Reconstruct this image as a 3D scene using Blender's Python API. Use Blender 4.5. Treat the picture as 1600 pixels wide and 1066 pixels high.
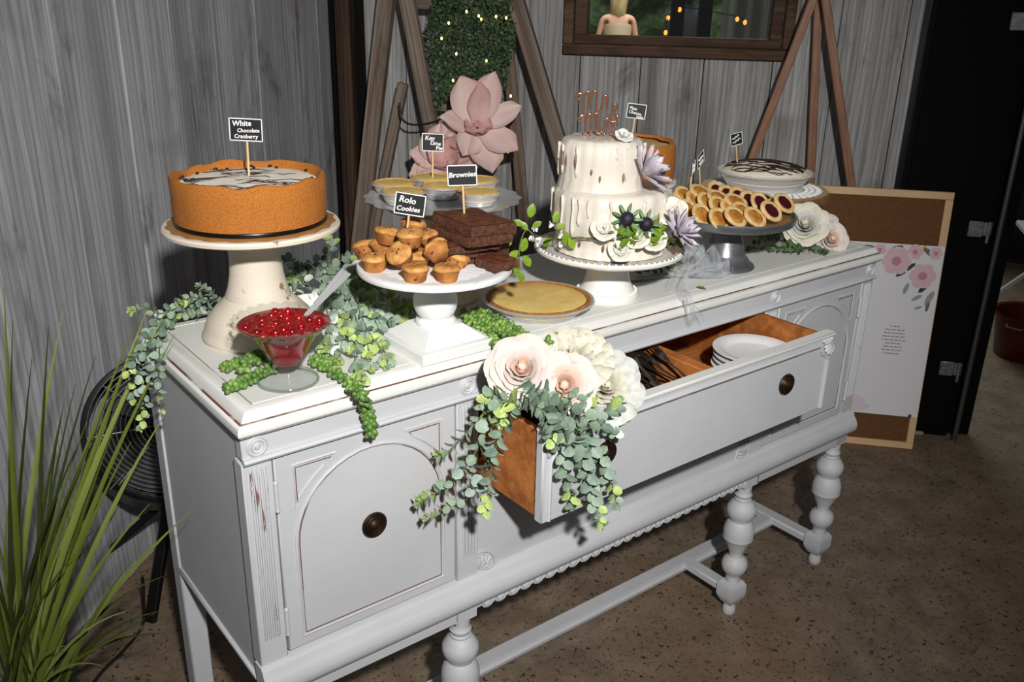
import bpy, bmesh, math, random
from mathutils import Vector, Matrix, Euler, noise
for _o in list(bpy.data.objects): bpy.data.objects.remove(_o)
random.seed(7)
PI = math.pi
sc = bpy.context.scene
COL = sc.collection
# ------------------------------------------------------------------ camera
FPX = 1415.2
CAM = Vector((-0.4184, -1.1738, 1.54))
YAW, PITCH, ROLL = math.radians(51.77), math.radians(-21.14), math.radians(1.2)
_f = Vector((math.cos(YAW)*math.cos(PITCH), math.sin(YAW)*math.cos(PITCH), math.sin(PITCH)))
_r0 = Vector((math.sin(YAW), -math.cos(YAW), 0)); _u0 = _r0.cross(_f)
RGT = _r0*math.cos(ROLL) + _u0*math.sin(ROLL)
UPV = -_r0*math.sin(ROLL) + _u0*math.cos(ROLL)
FWD = _f
cd = bpy.data.cameras.new('camera'); cam = bpy.data.objects.new('camera', cd); COL.objects.link(cam)
cd.sensor_width = 36.0; cd.lens = 36.0*FPX/1600.0; cd.clip_start = 0.02; cd.clip_end = 100
cam.matrix_world = Matrix(((RGT.x, UPV.x, -FWD.x, CAM.x), (RGT.y, UPV.y, -FWD.y, CAM.y), (RGT.z, UPV.z, -FWD.z, CAM.z), (0, 0, 0, 1)))
sc.camera = cam
# ------------------------------------------------------------------ world, lights, exposure
wd = bpy.data.worlds.new('world'); sc.world = wd; wd.use_nodes = True
wd.node_tree.nodes['Background'].inputs[0].default_value = (0.82, 0.86, 0.92, 1)
wd.node_tree.nodes['Background'].inputs[1].default_value = 0.085
sc.view_settings.view_transform = 'Standard'; sc.view_settings.look = 'None'
sc.view_settings.gamma = 1.0; sc.view_settings.use_curve_mapping = False
sc.view_settings.exposure = 0.0
def lamp(name, kind, loc, target, energy, color=(1, 1, 1), size=0.1, spot=None, blend=1.0):
    l = bpy.data.lights.new(name, kind); l.energy = energy; l.color = color
    if kind == 'AREA': l.size = size
    else: l.shadow_soft_size = size
    if spot: l.spot_size = math.radians(spot); l.spot_blend = blend
    o = bpy.data.objects.new(name, l); COL.objects.link(o); o.location = loc
    o.rotation_euler = (Vector(target) - Vector(loc)).to_track_quat('-Z', 'Y').to_euler()
    return o
# the photographer's flash: above and a little right of the lens
lamp('camera_flash', 'SPOT', CAM + _r0*0.26 + Vector((0, 0, 0.40)) - FWD*0.40, (0.74, 0.34, 1.02), 285, (1.0, 0.985, 0.96), 0.04, 77, 1.0)
# the garden behind the window is in late daylight
lamp('garden_daylight', 'AREA', (6.2, 4.4, 5.5), (7.6, 6.6, 0.8), 420, (0.92, 1.0, 0.9), 3.0)

# ------------------------------------------------------------------ geometry helpers
def raydir(px, py): return FWD + RGT*((px-800)/FPX) - UPV*((py-533)/FPX)
def onz(px, py, z):
    d = raydir(px, py); return CAM + d*((z-CAM.z)/d.z)
def aty(px, py, y):
    d = raydir(px, py); return CAM + d*((y-CAM.y)/d.y)
def atx(px, py, x):
    d = raydir(px, py); return CAM + d*((x-CAM.x)/d.x)
def onpl(px, py, n, dist):
    d = raydir(px, py); return CAM + d*((dist-CAM.dot(n))/d.dot(n))
RZC = math.atan2(_r0.y, _r0.x)          # heading of things that face the guests

class MB:
    def __init__(s): s.V = []; s.F = []; s.M = []
    def add(s, vf, m=None, mi=0):
        V, F = vf; o = len(s.V)
        if m is None: s.V.extend(Vector(v) for v in V)
        else: s.V.extend(m @ Vector(v) for v in V)
        for f in F: s.F.append(tuple(i+o for i in f)); s.M.append(mi)
        return s
    def mesh(s, name, mats, smooth=40):
        me = bpy.data.meshes.new(name)
        me.from_pydata([tuple(v) for v in s.V], [], s.F)
        if not isinstance(mats, (list, tuple)): mats = [mats]
        for m in mats: me.materials.append(m)
        me.polygons.foreach_set('material_index', s.M)
        if smooth:
            me.polygons.foreach_set('use_smooth', [True]*len(s.F))
            if smooth < 180: me.set_sharp_from_angle(angle=math.radians(smooth))
        me.update(); return me
    def build(s, name, mats, parent=None, loc=(0, 0, 0), rot=(0, 0, 0), smooth=40):
        return place(name, s.mesh(name, mats, smooth), parent, loc, rot)
def place(name, me, parent=None, loc=(0, 0, 0), rot=(0, 0, 0), scale=None, matrix=None):
    o = bpy.data.objects.new(name, me); COL.objects.link(o)
    if parent is not None: o.parent = parent
    if matrix is not None: o.matrix_local = matrix
    else:
        o.location = loc; o.rotation_euler = rot
        if scale is not None: o.scale = (scale, scale, scale) if isinstance(scale, (int, float)) else scale
    return o
def thing(name, label, cat, loc=(0, 0, 0), rot=(0, 0, 0), group=None):
    o = bpy.data.objects.new(name, None); COL.objects.link(o); o.empty_display_size = 0.05
    o.location = loc; o.rotation_euler = rot; tag(o, label, cat, group); return o
def tag(o, label=None, cat=None, group=None, kind=None):
    if label: o['label'] = label
    if cat: o['category'] = cat
    if group: o['group'] = group
    if kind: o['kind'] = kind
    return o
def T(x=0, y=0, z=0): return Matrix.Translation((x, y, z))
def RX(a): return Matrix.Rotation(a, 4, 'X')
def RY(a): return Matrix.Rotation(a, 4, 'Y')
def RZ(a): return Matrix.Rotation(a, 4, 'Z')
def S(x, y=None, z=None):
    if y is None: y = z = x
    return Matrix.Diagonal((x, y, z, 1))
def box(x0, x1, y0, y1, z0, z1, b=0.0):
    if b <= 0:
        V = [(x, y, z) for x in (x0, x1) for y in (y0, y1) for z in (z0, z1)]
        return V, [(0, 1, 3, 2), (4, 6, 7, 5), (0, 4, 5, 1), (2, 3, 7, 6), (0, 2, 6, 4), (1, 5, 7, 3)]
    V = []; idx = {}
    X = (x0, x1); Y = (y0, y1); Z = (z0, z1)
    for i in (0, 1):
        for j in (0, 1):
            for k in (0, 1):
                sx, sy, sz = (1-2*i)*b, (1-2*j)*b, (1-2*k)*b
                for a in range(3):
                    idx[i, j, k, a] = len(V)
                    V.append((X[i]+(sx if a != 0 else 0), Y[j]+(sy if a != 1 else 0), Z[k]+(sz if a != 2 else 0)))
    F = []
    def q(*c): F.append(tuple(idx[k] for k in c))
    for i in (0, 1):
        c = [(i, 0, 0, 0), (i, 1, 0, 0), (i, 1, 1, 0), (i, 0, 1, 0)]; q(*(c if i else c[::-1]))
        c = [(0, i, 0, 1), (0, i, 1, 1), (1, i, 1, 1), (1, i, 0, 1)]; q(*(c if i else c[::-1]))
        c = [(0, 0, i, 2), (1, 0, i, 2), (1, 1, i, 2), (0, 1, i, 2)]; q(*(c if i else c[::-1]))
    for i in (0, 1):
        for j in (0, 1):
            q((i, j, 0, 0), (i, j, 1, 0), (i, j, 1, 1), (i, j, 0, 1))
            q((i, 0, j, 0), (i, 1, j, 0), (i, 1, j, 2), (i, 0, j, 2))
            q((0, i, j, 1), (1, i, j, 1), (1, i, j, 2), (0, i, j, 2))
            for k in (0, 1): q((i, j, k, 0), (i, j, k, 1), (i, j, k, 2))
    return V, fixn(V, F)
def fixn(V, F):
    c = Vector((0, 0, 0))
    for v in V: c += Vector(v)
    c /= len(V); R = []
    for f in F:
        a, b, d = Vector(V[f[0]]), Vector(V[f[1]]), Vector(V[f[2]])
        n = (b-a).cross(d-a)
        m = (a+b+d)/3 - c
        R.append(f if n.dot(m) >= 0 else f[::-1])
    return R
def lathe(prof, n=32, fn=None, cap=True):
    V = []; F = []; rings = []
    for i, (r, z) in enumerate(prof):
        if r < 1e-6:
            rings.append([len(V)]*n); V.append((0, 0, z))
        else:
            ring = []
            for k in range(n):
                t = 2*PI*k/n; rr, zz = (r, z) if fn is None else fn(t, i, r, z)
                ring.append(len(V)); V.append((rr*math.cos(t), rr*math.sin(t), zz))
            rings.append(ring)
    for a, b in zip(rings[:-1], rings[1:]):
        for k in range(n):
            k2 = (k+1) % n
            f = [a[k], a[k2], b[k2], b[k]]
            g = []
            for x in f:
                if x not in g: g.append(x)
            if len(g) > 2: F.append(tuple(g))
    if cap:
        if prof[0][0] > 1e-6: F.append(tuple(rings[0][::-1]))
        if prof[-1][0] > 1e-6: F.append(tuple(rings[-1]))
    return V, F
def tube(pts, r, n=6, closed=False, cap=True, flat=1.0, upv=None):
    pts = [Vector(p) for p in pts]; m = len(pts); V = []; F = []
    rs = r if isinstance(r, (list, tuple)) else [r]*m
    prev = None
    for i in range(m):
        if closed: t = pts[(i+1) % m]-pts[i-1]
        else: t = pts[min(i+1, m-1)]-pts[max(i-1, 0)]
        if t.length < 1e-9: t = Vector((0, 0, 1))
        t.normalize()
        if prev is None:
            a = Vector(upv) if upv else (Vector((0, 0, 1)) if abs(t.z) < 0.9 else Vector((1, 0, 0)))
        else: a = prev
        a = a - t*a.dot(t)
        if a.length < 1e-6: a = t.orthogonal()
        a.normalize(); b = t.cross(a); prev = a
        for k in range(n):
            w = 2*PI*k/n
            V.append(pts[i] + a*(math.sin(w)*rs[i]*flat) + b*(math.cos(w)*rs[i]))
    for i in range(m if closed else m-1):
        for k in range(n):
            k2 = (k+1) % n; j = (i+1) % m
            F.append((i*n+k, j*n+k, j*n+k2, i*n+k2))
    if cap and not closed:
        F.append(tuple(range(n))); F.append(tuple(range((m-1)*n, m*n))[::-1])
    return V, F
def torus(R, r, n=24, m=8, z=0):
    return tube([(R*math.cos(2*PI*k/n), R*math.sin(2*PI*k/n), z) for k in range(n)], r, m, closed=True)
def patch(fn, nu, nv, thick=0):
    V = [Vector(fn(i/nu, j/nv)) for i in range(nu+1) for j in range(nv+1)]
    F = [(i*(nv+1)+j, (i+1)*(nv+1)+j, (i+1)*(nv+1)+j+1, i*(nv+1)+j+1) for i in range(nu) for j in range(nv)]
    return V, F
def ellip(rx, ry, rz, n=10, m=6):
    return lathe_scale([(math.sin(PI*i/m), -math.cos(PI*i/m)) for i in range(m+1)], n, rx, ry, rz)
def lathe_scale(prof, n, rx, ry, rz):
    V, F = lathe(prof, n); return [(v[0]*rx, v[1]*ry, v[2]*rz) for v in V], F
def rloft(x0, x1, y0, y1, prof, mats=None):
    """stacked rectangular rings: prof = [(inset, z)]"""
    V = []; F = []
    for i, (d, z) in enumerate(prof):
        V += [(x0+d, y0+d, z), (x1-d, y0+d, z), (x1-d, y1-d, z), (x0+d, y1-d, z)]
        if i:
            o = (i-1)*4
            for k in range(4): F.append((o+k, o+(k+1) % 4, o+4+(k+1) % 4, o+4+k))
    F.append((3, 2, 1, 0)); o = (len(prof)-1)*4; F.append((o, o+1, o+2, o+3))
    return V, F
def extr(prof, x0, x1):
    """closed (y,z) outline run along x"""
    n = len(prof)
    V = [(x0, y, z) for y, z in prof] + [(x1, y, z) for y, z in prof]
    F = [(k, (k+1) % n, n+(k+1) % n, n+k) for k in range(n)]
    F.append(tuple(range(n))[::-1]); F.append(tuple(range(n, 2*n)))
    return V, F
def prism(poly, y0, y1):
    """closed (x,z) outline extruded along y"""
    n = len(poly)
    V = [(x, y0, z) for x, z in poly] + [(x, y1, z) for x, z in poly]
    F = [(k, (k+1) % n, n+(k+1) % n, n+k) for k in range(n)]
    F.append(tuple(range(n))[::-1]); F.append(tuple(range(n, 2*n)))
    return V, F
def beam(p, q, w, d, up=(0, 0, 1), b=0.003):
    p = Vector(p); q = Vector(q); t = (q-p); L_ = t.length; t.normalize()
    a = Vector(up); a = a - t*a.dot(t)
    if a.length < 1e-5: a = t.orthogonal()
    a.normalize(); c = a.cross(t)
    m = Matrix(((c.x, a.x, t.x, p.x), (c.y, a.y, t.y, p.y), (c.z, a.z, t.z, p.z), (0, 0, 0, 1)))
    return box(-w/2, w/2, -d/2, d/2, 0, L_, b), m
def spl(pts, n):
    """Catmull-Rom through pts, n samples"""
    P = [Vector(p) for p in pts]; P = [P[0]*2-P[1]] + P + [P[-1]*2-P[-2]]
    out = []; segs = len(P)-3
    for i in range(n):
        u = i/(n-1)*segs; k = min(int(u), segs-1); t = u-k
        a, b, c, d = P[k:k+4]
        out.append(0.5*((2*b) + (c-a)*t + (2*a-5*b+4*c-d)*t*t + (3*b-a-3*c+d)*t*t*t))
    return out
def frame(x, zhint):
    x = Vector(x).normalized(); z = Vector(zhint); z = z - x*z.dot(x)
    if z.length < 1e-5: z = x.orthogonal()
    z.normalize(); y = z.cross(x)
    return x, y, z
def mtx(p, x, y, z, s=1.0):
    return Matrix(((x.x*s, y.x*s, z.x*s, p[0]), (x.y*s, y.y*s, z.y*s, p[1]), (x.z*s, y.z*s, z.z*s, p[2]), (0, 0, 0, 1)))
def oncyl(px, py, c, R):
    """nearest point of the view line on an upright cylinder"""
    d = raydir(px, py); o = CAM-Vector(c); a = d.x*d.x+d.y*d.y; b = 2*(o.x*d.x+o.y*d.y); q = o.x*o.x+o.y*o.y-R*R; k = b*b-4*a*q
    t = (-b-math.sqrt(k))/(2*a) if k > 0 else -b/(2*a)
    return CAM+d*t
def rv(a=1.0): return Vector((random.uniform(-a, a), random.uniform(-a, a), random.uniform(-a, a)))
def text_vf(s, size, shear=0.0, align='LEFT'):
    c = bpy.data.curves.new('t', 'FONT'); c.body = s; c.size = size; c.shear = shear; c.align_x = align
    c.resolution_u = 2; c.offset = size*0.022
    o = bpy.data.objects.new('t', c); COL.objects.link(o)
    dg = bpy.context.evaluated_depsgraph_get(); me = bpy.data.meshes.new_from_object(o.evaluated_get(dg))
    V = [tuple(v.co) for v in me.vertices]; F = [tuple(p.vertices) for p in me.polygons]
    bpy.data.objects.remove(o); bpy.data.curves.remove(c); bpy.data.meshes.remove(me)
    return V, F

# ------------------------------------------------------------------ materials
def newmat(name):
    m = bpy.data.materials.new(name); m.use_nodes = True
    nt = m.node_tree; bs = nt.nodes['Principled BSDF']; return m, nt, bs
def col4(c): return (c[0], c[1], c[2], 1)
def srgb(r, g, b):
    f = lambda v: (v/255/12.92) if v/255 <= 0.04045 else ((v/255+0.055)/1.055)**2.4
    return (f(r), f(g), f(b))
def ND(nt, t, **kw):
    n = nt.nodes.new(t)
    for k, v in kw.items(): setattr(n, k, v)
    return n
def coords(nt, scale=(1, 1, 1), rand=True, kind='Object'):
    tc = ND(nt, 'ShaderNodeTexCoord'); mp = ND(nt, 'ShaderNodeMapping'); mp.inputs['Scale'].default_value = scale
    nt.links.new(tc.outputs[kind], mp.inputs['Vector'])
    if rand:
        oi = ND(nt, 'ShaderNodeObjectInfo'); mu = ND(nt, 'ShaderNodeMath', operation='MULTIPLY'); mu.inputs[1].default_value = 37.0
        nt.links.new(oi.outputs['Random'], mu.inputs[0]); nt.links.new(mu.outputs[0], mp.inputs['Location'])
    return mp.outputs['Vector']
def noise_n(nt, vec, scale, detail=4, rough=0.55, dist=0.0):
    n = ND(nt, 'ShaderNodeTexNoise'); n.inputs['Scale'].default_value = scale; n.inputs['Detail'].default_value = detail
    n.inputs['Roughness'].default_value = rough; n.inputs['Distortion'].default_value = dist
    nt.links.new(vec, n.inputs['Vector']); return n.outputs['Fac']
def ramp(nt, fac, stops):
    r = ND(nt, 'ShaderNodeValToRGB'); e = r.color_ramp.elements
    while len(e) < len(stops): e.new(0.5)
    for k, (p, c) in enumerate(stops): e[k].position = p; e[k].color = col4(c) if len(c) == 3 else c
    nt.links.new(fac, r.inputs['Fac']); return r.outputs['Color']
def mixc(nt, fac, a, b, mode='MIX'):
    m = ND(nt, 'ShaderNodeMix', data_type='RGBA', blend_type=mode)
    for sock, v in ((m.inputs[0], fac), (m.inputs[6], a), (m.inputs[7], b)):
        if isinstance(v, (int, float)): sock.default_value = v
        elif isinstance(v, tuple): sock.default_value = col4(v)
        else: nt.links.new(v, sock)
    return m.outputs[2]
def bump(nt, bs, h, strength=0.3, dist=0.002):
    b = ND(nt, 'ShaderNodeBump'); b.inputs['Strength'].default_value = strength; b.inputs['Distance'].default_value = dist
    nt.links.new(h, b.inputs['Height']); nt.links.new(b.outputs['Normal'], bs.inputs['Normal'])
def simple(name, c, rough=0.5, metal=0.0, var=0.0, scale=20, bmp=0.0, stretch=(1, 1, 1), c2=None, spec=None, coat=0, sss=0, lo=0.35, hi=0.65, bdist=0.002, trans=0.0, emit=None, es=0):
    m, nt, bs = newmat(name)
    bs.inputs['Base Color'].default_value = col4(c); bs.inputs['Roughness'].default_value = rough; bs.inputs['Metallic'].default_value = metal
    if spec is not None: bs.inputs['Specular IOR Level'].default_value = spec
    if coat: bs.inputs['Coat Weight'].default_value = coat; bs.inputs['Coat Roughness'].default_value = 0.15
    if sss: bs.inputs['Subsurface Weight'].default_value = sss; bs.inputs['Subsurface Radius'].default_value = (0.01, 0.006, 0.004); bs.inputs['Subsurface Scale'].default_value = 0.5
    if trans: bs.inputs['Transmission Weight'].default_value = trans
    if emit: bs.inputs['Emission Color'].default_value = col4(emit); bs.inputs['Emission Strength'].default_value = es
    if c2 is None and var: c2 = tuple(min(1, x*(1-var)) for x in c)
    if c2 is not None or bmp:
        v = coords(nt, stretch); f = noise_n(nt, v, scale, 5)
        if c2 is not None: nt.links.new(ramp(nt, f, [(lo, c2), (hi, c)]), bs.inputs['Base Color'])
        if bmp: bump(nt, bs, f, bmp, bdist)
    return m
def paint(name, c, worn, amount=0.62, rough=0.55, scale=26, dirt=0.10, stretch=(1, 1, 1)):
    """chalk paint with brush streaks, dust and rubbed-through spots"""
    m, nt, bs = newmat(name); bs.inputs['Roughness'].default_value = rough
    v = coords(nt, stretch); big = noise_n(nt, v, 5, 3); fine = noise_n(nt, v, scale, 6, 0.65); brush = noise_n(nt, coords(nt, (4, 4, 90)), 3, 3)
    base = mixc(nt, ramp(nt, big, [(0.3, (0, 0, 0)), (0.7, (1, 1, 1))]), tuple(x*(1-dirt) for x in c), c)
    base = mixc(nt, ramp(nt, brush, [(0.35, (0, 0, 0)), (0.65, (0.25, 0.25, 0.25))]), base, tuple(min(1, x*1.1) for x in c))
    w = ND(nt, 'ShaderNodeMath', operation='MULTIPLY'); nt.links.new(fine, w.inputs[0]); nt.links.new(big, w.inputs[1])
    k = ramp(nt, fine, [(amount, (0, 0, 0)), (amount+0.03, (1, 1, 1))])
    nt.links.new(mixc(nt, k, base, worn), bs.inputs['Base Color']); bump(nt, bs, fine, 0.12, 0.001)
    return m
def plankmat(name, tones, brown, bright=1.0, grain=1.0, axis='Z'):
    m, nt, bs = newmat(name); bs.inputs['Roughness'].default_value = 0.75; bs.inputs['Specular IOR Level'].default_value = 0.25
    st = (26, 26, 0.8) if axis == 'Z' else (0.8, 26, 26)
    s2 = (9, 9, 0.55) if axis == 'Z' else (0.55, 9, 9)
    v = coords(nt, st); g = noise_n(nt, v, 1.6*grain, 6, 0.6, 0.8)
    v2 = coords(nt, s2); b = noise_n(nt, v2, 1.0, 4, 0.55, 0.5)
    v3 = coords(nt, (1, 1, 1)); st_ = noise_n(nt, v3, 2.3, 3, 0.5, 0.4)
    v4 = coords(nt, (3, 3, 60) if axis == 'Z' else (60, 3, 3)); sw = noise_n(nt, v4, 1.4, 3, 0.6)
    c = ramp(nt, g, [(0.22, tones[0]), (0.40, tones[1]), (0.58, tones[2]), (0.82, tones[3])])
    c = mixc(nt, ramp(nt, b, [(0.32, (0.6, 0.6, 0.6)), (0.46, (0, 0, 0))]), c, tones[0], 'MIX')
    c = mixc(nt, ramp(nt, st_, [(0.60, (0, 0, 0)), (0.76, (0.55, 0.55, 0.55))]), c, brown)
    c = mixc(nt, ramp(nt, sw, [(0.60, (0, 0, 0)), (0.75, (0.12, 0.12, 0.12))]), c, tones[3])
    vf_ = coords(nt, (90, 90, 2.2) if axis == 'Z' else (2.2, 90, 90)); fg = noise_n(nt, vf_, 1.5, 4, 0.7, 0.3)
    c = mixc(nt, ramp(nt, fg, [(0.30, (0.40, 0.40, 0.40)), (0.45, (0, 0, 0))]), c, tuple(x*0.70 for x in tones[0]))
    c = mixc(nt, ramp(nt, fg, [(0.60, (0, 0, 0)), (0.80, (0.32, 0.32, 0.32))]), c, tones[3])
    wv = ND(nt, 'ShaderNodeTexWave', bands_direction='X'); wv.inputs['Scale'].default_value = 2.2; wv.inputs['Distortion'].default_value = 9.0; wv.inputs['Detail'].default_value = 3.0; wv.inputs['Detail Scale'].default_value = 1.1
    nt.links.new(coords(nt, (7, 7, 0.7) if axis == 'Z' else (0.7, 7, 7)), wv.inputs['Vector'])
    c = mixc(nt, ramp(nt, wv.outputs['Fac'], [(0.05, (0.42, 0.42, 0.42)), (0.30, (0, 0, 0))]), c, tones[0])
    kn_ = noise_n(nt, coords(nt, (1.0, 1.0, 0.45) if axis == 'Z' else (0.45, 1, 1)), 4.2, 5, 0.65, 0.6)
    c = mixc(nt, ramp(nt, kn_, [(0.57, (0, 0, 0)), (0.68, (0.62, 0.62, 0.62))]), c, tuple(x*0.55 for x in brown))
    oi = ND(nt, 'ShaderNodeObjectInfo'); mr = ND(nt, 'ShaderNodeMapRange'); mr.inputs[3].default_value = 0.86*bright; mr.inputs[4].default_value = 1.10*bright
    nt.links.new(oi.outputs['Random'], mr.inputs[0])
    cm = ND(nt, 'ShaderNodeCombineColor')
    for k in range(3): nt.links.new(mr.outputs[0], cm.inputs[k])
    nt.links.new(mixc(nt, 1.0, c, cm.outputs[0], 'MULTIPLY'), bs.inputs['Base Color'])
    bump(nt, bs, g, 0.16, 0.002)
    return m
def leafmat(name, c1, c2, rough=0.55, edge=None):
    m, nt, bs = newmat(name); bs.inputs['Roughness'].default_value = rough
    oi = ND(nt, 'ShaderNodeObjectInfo'); v = coords(nt); f = noise_n(nt, v, 3, 2)
    c = mixc(nt, oi.outputs['Random'], c1, c2)
    c = mixc(nt, ramp(nt, f, [(0.4, (0, 0, 0)), (0.7, (0.35, 0.35, 0.35))]), c, tuple(min(1, x*1.5) for x in c2))
    nt.links.new(c, bs.inputs['Base Color']); return m
def glassmat(name, c=(1, 1, 1), rough=0.02, ior=1.45):
    m, nt, bs = newmat(name); bs.inputs['Base Color'].default_value = col4(c); bs.inputs['Roughness'].default_value = rough
    bs.inputs['Transmission Weight'].default_value = 1.0; bs.inputs['IOR'].default_value = ior; return m
def fglass(name, tint=(.97, .98, .98), k1=.34, k0=.03):
    m, nt, bs = newmat(name); nt.nodes.remove(bs)
    t = ND(nt, 'ShaderNodeBsdfTransparent'); t.inputs[0].default_value = col4(tint); g = ND(nt, 'ShaderNodeBsdfGlossy'); g.inputs['Roughness'].default_value = .03
    lw = ND(nt, 'ShaderNodeLayerWeight'); lw.inputs['Blend'].default_value = .5; pw = ND(nt, 'ShaderNodeMath', operation='POWER'); pw.inputs[1].default_value = 5.0; nt.links.new(lw.outputs['Facing'], pw.inputs[0]); mr = ND(nt, 'ShaderNodeMath', operation='MULTIPLY_ADD'); mr.inputs[1].default_value = k1; mr.inputs[2].default_value = k0; nt.links.new(pw.outputs[0], mr.inputs[0]); mx = ND(nt, 'ShaderNodeMixShader')
    nt.links.new(mr.outputs[0], mx.inputs[0]); nt.links.new(t.outputs[0], mx.inputs[1]); nt.links.new(g.outputs[0], mx.inputs[2]); nt.links.new(mx.outputs[0], nt.nodes['Material Output'].inputs['Surface']); return m
# ------------------------------------------------------------------ the room
H, L, D = 0.95, 1.708, 0.48
WL = Vector((0.665, -0.747, 0)); WR = Vector((0.747, 0.665, 0))      # wall normals (pointing away from the two walls' lines)
WL.normalize(); WR.normalize()
OFFL = -0.82; DR = 2.5525
CORNER = Vector((1.361, 2.310, 0))
ANG_L = math.atan2(-WR.y, -WR.x)      # left wall runs from the corner along -WR
ANG_R = math.atan2(WL.y, WL.x)        # right wall runs from the corner along +WL
M_grey = plankmat('weathered_grey_board', [srgb(122, 122, 123), srgb(170, 171, 174), srgb(188, 189, 192), srgb(218, 218, 220)], srgb(118, 106, 98))
M_greyR = plankmat('weathered_grey_board_pale', [srgb(112, 108, 105), srgb(156, 155, 153), srgb(182, 181, 180), srgb(216, 216, 215)], srgb(122, 108, 98))
M_black = simple('flat_black', (0.004, 0.004, 0.004), 0.7, spec=0.2)
def concrete():
    m, nt, bs = newmat('worn_concrete'); bs.inputs['Roughness'].default_value = 0.62
    v = coords(nt, rand=False); big = noise_n(nt, v, 1.3, 4, 0.6); mid = noise_n(nt, v, 9, 5, 0.65); fn = noise_n(nt, v, 240, 2, 0.5)
    pit = noise_n(nt, v, 78, 3, 0.62, 0.8)
    c = ramp(nt, mid, [(0.3, srgb(98, 84, 70)), (0.5, srgb(126, 110, 93)), (0.72, srgb(150, 133, 113))])
    c = mixc(nt, ramp(nt, big, [(0.42, (0, 0, 0)), (0.7, (0.5, 0.5, 0.5))]), c, srgb(140, 108, 76))
    c = mixc(nt, ramp(nt, fn, [(0.4, (0.35, 0.35, 0.35)), (0.6, (0, 0, 0))]), c, srgb(90, 76, 62))
    c = mixc(nt, ramp(nt, pit, [(0.355, (0.92, 0.92, 0.92)), (0.415, (0, 0, 0))]), c, srgb(38, 31, 26))
    nt.links.new(c, bs.inputs['Base Color']); bump(nt, bs, pit, 0.4, 0.003); return m
fl = MB().add(box(-3.5, 12, -3.5, 14, -0.05, 0)).build('floor', concrete()); tag(fl, kind='structure')

# boarded left wall: one object per board
def boards(parent, seams, ang, org, z0, z1, mat, skip=None):
    for a, b in zip(seams[:-1], seams[1:]):
        spans = [(z0, z1)]
        if skip and a >= skip[0]-1e-4 and b <= skip[1]+1e-4: spans = [(z0, skip[2]), (skip[3], z1)]
        for s0, s1 in spans:
            w = b-a-0.003; t = 0.020+random.uniform(-0.003, 0.003)
            mb = MB().add(box(-w/2, w/2, -t, 0, 0, s1-s0, 0.0025))
            p = org + Vector((math.cos(ang), math.sin(ang), 0))*((a+b)/2) + Vector((0, 0, s0))
            mb.build('board', mat, parent, p, (0, 0, ang))
wl = MB().add(box(-2.6, 0.0, 0.0, 0.05, 0, 2.7)).build('wall_left', M_black, None, CORNER - WL*0.0, (0, 0, math.atan2(WR.y, WR.x))); tag(wl, kind='structure')
# local frame of the left wall: x along +WR (towards the corner), -y into the room
boards(wl, [-2.60, -2.32, -2.035, -1.735, -1.48, -1.235, -0.99, -0.71, -0.44, -0.175, -0.055], 0.0, Vector((0, 0, 0)), 0.0, 2.7, M_grey)
wr_ang = math.atan2(WL.y, WL.x)
WX0, WX1, WZ0, WZ1 = 1.017, 1.735, 1.365, 2.02
wr_ = MB()
for x0, x1, z0, z1 in ((0, WX0, 0, 2.7), (WX1, 2.45, 0, 2.7), (WX0, WX1, 0, WZ0), (WX0, WX1, WZ1, 2.7)): wr_.add(box(x0, x1, 0.0, 0.05, z0, z1))
wr_ = wr_.build('wall_right', M_black, None, CORNER, (0, 0, wr_ang)); tag(wr_, kind='structure')
# here local -y points into the room as well
boards(wr_, [0.15, 0.32, 0.52, 0.76, WX0, 1.249, 1.484, WX1, 1.955, 2.189, 2.45], 0.0, Vector((0, 0, 0)), 0.0, 2.7, M_greyR, (WX0, WX1, WZ0, WZ1))
# dark timber post standing in the corner
M_oldwood = plankmat('aged_brown_timber', [srgb(34, 24, 18), srgb(58, 42, 32), srgb(82, 62, 50), srgb(112, 94, 80)], srgb(40, 28, 20))
pm = MB().add(box(-0.032, 0.032, -0.03, 0.03, 0, 2.7, 0.006)).build('trim_1', M_oldwood, None, CORNER - WR*0.05 + WL*0.082, (0, 0, wr_ang)); tag(pm, kind='structure')

# window in the right wall
M_dkwood = plankmat('dark_walnut_trim', [srgb(58, 42, 32), srgb(86, 64, 50), srgb(104, 80, 64), srgb(126, 100, 80)], srgb(64, 46, 34), axis='X')
def wpart(name, mb, mat, parent): return mb.build(name, mat, parent)
win = MB()
win.add(box(0.950, 1.795, -0.052, 0.0, 1.318, 1.357, 0.004)).add(box(0.950, 1.795, -0.052, 0.0, 2.02, 2.085, 0.004))
win.add(box(0.950, 0.990, -0.052, 0.0, 1.357, 2.02, 0.004)).add(box(1.757, 1.795, -0.052, 0.0, 1.357, 2.02, 0.004))
win = win.build('window_1', M_dkwood, None, CORNER, (0, 0, wr_ang)); tag(win, kind='structure')
sash = MB()
sash.add(box(0.990, 1.757, -0.036, 0.045, 1.357, 1.390, 0.004)).add(box(0.990, 1.757, -0.036, 0.045, 1.985, 2.02, 0.004))
sash.add(box(0.990, 1.040, -0.036, 0.045, 1.390, 1.985, 0.004)).add(box(1.712, 1.757, -0.036, 0.045, 1.390, 1.985, 0.004))
sash.build('sash', M_dkwood, win)
pn = newmat('window_pane'); m_, nt_, bs_ = pn
tr = ND(nt_, 'ShaderNodeBsdfTransparent'); gl = ND(nt_, 'ShaderNodeBsdfGlossy'); gl.inputs['Roughness'].default_value = 0.03; ms = ND(nt_, 'ShaderNodeMixShader'); ms.inputs[0].default_value = 0.06
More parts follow.
